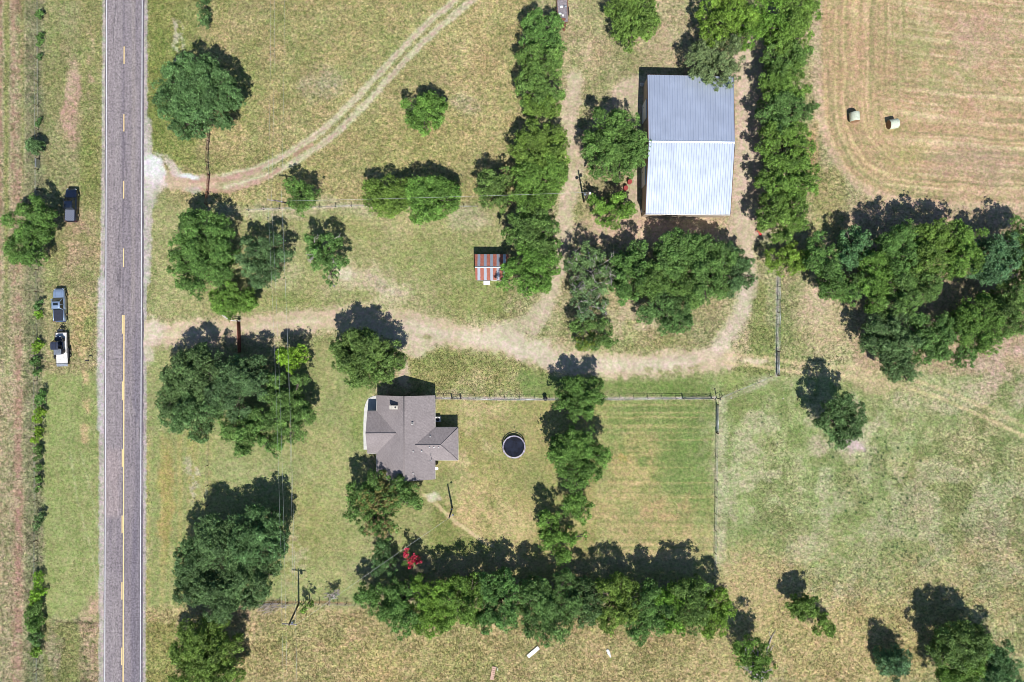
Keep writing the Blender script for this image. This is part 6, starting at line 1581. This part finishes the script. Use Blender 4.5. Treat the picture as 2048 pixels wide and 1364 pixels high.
# east grove
tree('bright green low tree at the west tip of the east grove', 'bright', 5.8, [(1550, 515, 24), (1582, 512, 28), (1606, 520, 20), (1570, 535, 22), (1540, 530, 14), (1596, 535, 18)], name='elm_tree')
Gg = 'trees of the large east grove'
for (label, kind, h, lb) in (
    ('dark tree between the bright west tip and the bluish tree', 'mid', 8.6, [(1640, 490, 26), (1650, 530, 30), (1630, 520, 20), (1662, 560, 28)]),
    ('pale bluish tree near the west end of the east grove', 'blue', 8.0, [(1700, 478, 28), (1712, 502, 26), (1692, 520, 24), (1722, 478, 18)]),
    ('low green tree on the west edge of the east grove', 'mid', 8.0, [(1682, 570, 32), (1660, 585, 20), (1705, 590, 24), (1720, 562, 24)]),
    ('green tree below the bluish one in the east grove', 'elm', 8.6, [(1750, 530, 32), (1740, 570, 32), (1770, 560, 28), (1752, 605, 26)]),
    ('tall tree on the north side of the east grove, left of centre', 'mid', 10.0, [(1790, 480, 32), (1800, 515, 34), (1775, 500, 26), (1815, 460, 22)]),
    ('tall bright tree on the north side of the east grove, at its centre', 'elm', 10.2, [(1850, 480, 34), (1842, 520, 36), (1880, 500, 32), (1870, 460, 24)]),
    ('green tree in the heart of the east grove', 'mid', 9.2, [(1800, 570, 36), (1840, 575, 36), (1820, 605, 28), (1780, 610, 24), (1860, 555, 26)]),
    ('tall tree on the north side of the east grove, right of centre', 'elm', 10.2, [(1915, 480, 34), (1925, 520, 34), (1895, 540, 30), (1900, 465, 22), (1945, 470, 20)]),
    ('rounded blue green tree at the east side of the grove', 'blue', 9.4, [(1980, 500, 34), (2005, 520, 32), (1965, 535, 30), (1990, 545, 28), (2010, 490, 24)]),
    ('tree cut by the right frame edge north in the east grove', 'mid', 9.4, [(2040, 470, 36), (2050, 520, 36), (2065, 560, 30)]),
    ('tree cut by the right frame edge beside the blue green tree', 'mid', 8.4, [(2020, 590, 34), (2050, 600, 36), (2000, 620, 32), (2035, 640, 32), (1995, 655, 24)]),
    ('south west tree of the east grove with a wide round crown', 'oak', 8.8, [(1755, 660, 34), (1790, 650, 34), (1765, 700, 34), (1800, 690, 36), (1740, 690, 20), (1790, 730, 30), (1820, 735, 24), (1812, 756, 12)]),
    ('south middle tree of the east grove', 'mid', 8.8, [(1850, 650, 32), (1870, 680, 34), (1842, 700, 30), (1880, 710, 24), (1890, 655, 26)]),
    ('small dark tree hanging off the south side of the east grove', 'mid', 7.0, [(1922, 715, 22), (1935, 700, 18), (1912, 728, 12)]),
    ('tree in the south east of the grove beside the clearing', 'elm', 8.6, [(1930, 640, 32), (1955, 620, 34), (1950, 670, 32), (1975, 690, 24), (1915, 670, 22), (1980, 650, 26)])):
    tree(label, kind, h, lb, name='grove_tree', group=Gg)
# east pasture
tree('lone tree in the east pasture with bare ground below it', 'oak', 10.2, [(1680, 812, 30), (1702, 822, 26), (1662, 845, 28), (1692, 850, 30), (1680, 876, 20), (1714, 842, 18), (1668, 884, 14), (1704, 866, 16)], name='elm_tree', dens=.85)
tree('small bushy tree in the south pasture, round one', 'elm', 5.8, [(1600, 1210, 22), (1612, 1224, 22), (1620, 1208, 18), (1594, 1222, 17)], name='elm_tree', leaf=.14, dens=1.35)
tree('thin leafy tree leaning against the small round pasture tree', 'elm', 3.6, [(1645, 1238, 18), (1652, 1254, 18), (1636, 1254, 15)], name='elm_tree', leaf=.14, dens=1.1)
tree('thin tree with twin trunks right of the southern row', 'elm', 8.4, [(1485, 1302, 20), (1510, 1292, 22), (1500, 1318, 26), (1522, 1310, 20), (1520, 1338, 22), (1486, 1330, 16), (1530, 1335, 14), (1500, 1345, 12)], name='sparse_tree', dens=.85, bare=6, bark='bark_grey', base=(1507, 1345))
tree('tiny shrub right of the twin trunked tree', 'elm', 1.0, [(1549, 1331, 6)], name='shrub', cat='shrub', leaf=.15, clump=.3, low=.02)
tree('blue green cone shaped cedar at the bottom edge, alone', 'blue', 8.6, [(1798, 1330, 13, 1.0), (1792, 1328, 20, .82), (1788, 1325, 28, .62), (1784, 1322, 36, .42)], name='cedar_tree', leaf=.165, clump=.45, low=.08)
Gc = 'trees in the bottom right corner'
tree('north west tree of the bottom right corner clump', 'mid', 8.8, [(1905, 1280, 36), (1938, 1274, 34), (1886, 1302, 32), (1925, 1308, 38), (1960, 1290, 24)], name='elm_tree', group=Gc)
tree('bright tree in the south of the bottom right corner clump', 'elm', 7.6, [(1905, 1335, 32), (1935, 1345, 34), (1895, 1360, 28), (1945, 1320, 24)], name='elm_tree', group=Gc)
tree('dark oak at the east side of the bottom right corner clump', 'oak', 8.0, [(1985, 1310, 34), (2010, 1322, 26), (1975, 1345, 36), (2012, 1360, 30), (1962, 1300, 20)], group=Gc)

# bleached fallen limb
p = P(1540, 1290, .2); r = empty('fallen_branch', (p.x, p.y, 0)); tag(r, 'bleached forked dead branch lying on the dry grass near the twin trunked tree', 'dead branch')
m = MB(); m.tube([(-.6, -1.9, .12), (-.5, -.9, .2), (-.1, .4, .25), (.3, 1.4, .2), (1.1, 2.7, .12)], [.14, .13, .11, .08, .03], 7)
m.tube([(-.5, -1.6, .15), (.1, -.9, .25), (.5, -.1, .3), (.9, .2, .3)], [.1, .08, .06, .02], 6); m.tube([(.2, 1.3, .2), (-.2, 2.0, .25), (.1, 2.9, .2)], [.06, .04, .02], 5); m.build('limb', M['dead'], r)
# pile of cut brush at the fence
p = P(545, 1212, .2); m = MB(); rn = random.Random(8)
for k in range(46):
    a = rn.uniform(-.4, .9); c = Vector((rn.gauss(0, 1.3), rn.gauss(0, .45), rn.uniform(.05, .5))); d = Vector((math.cos(a), math.sin(a), rn.uniform(-.15, .25))) * rn.uniform(.4, 1.3)
    m.tube([c - d, c + d], [.045, .015], 4)
o = m.build('brush_pile', M['dead'], None, loc=(p.x, p.y, 0)); tag(o, 'low pile of cut grey branches against the south wire fence', 'brush pile')
print('leaves', LEAVES[0])
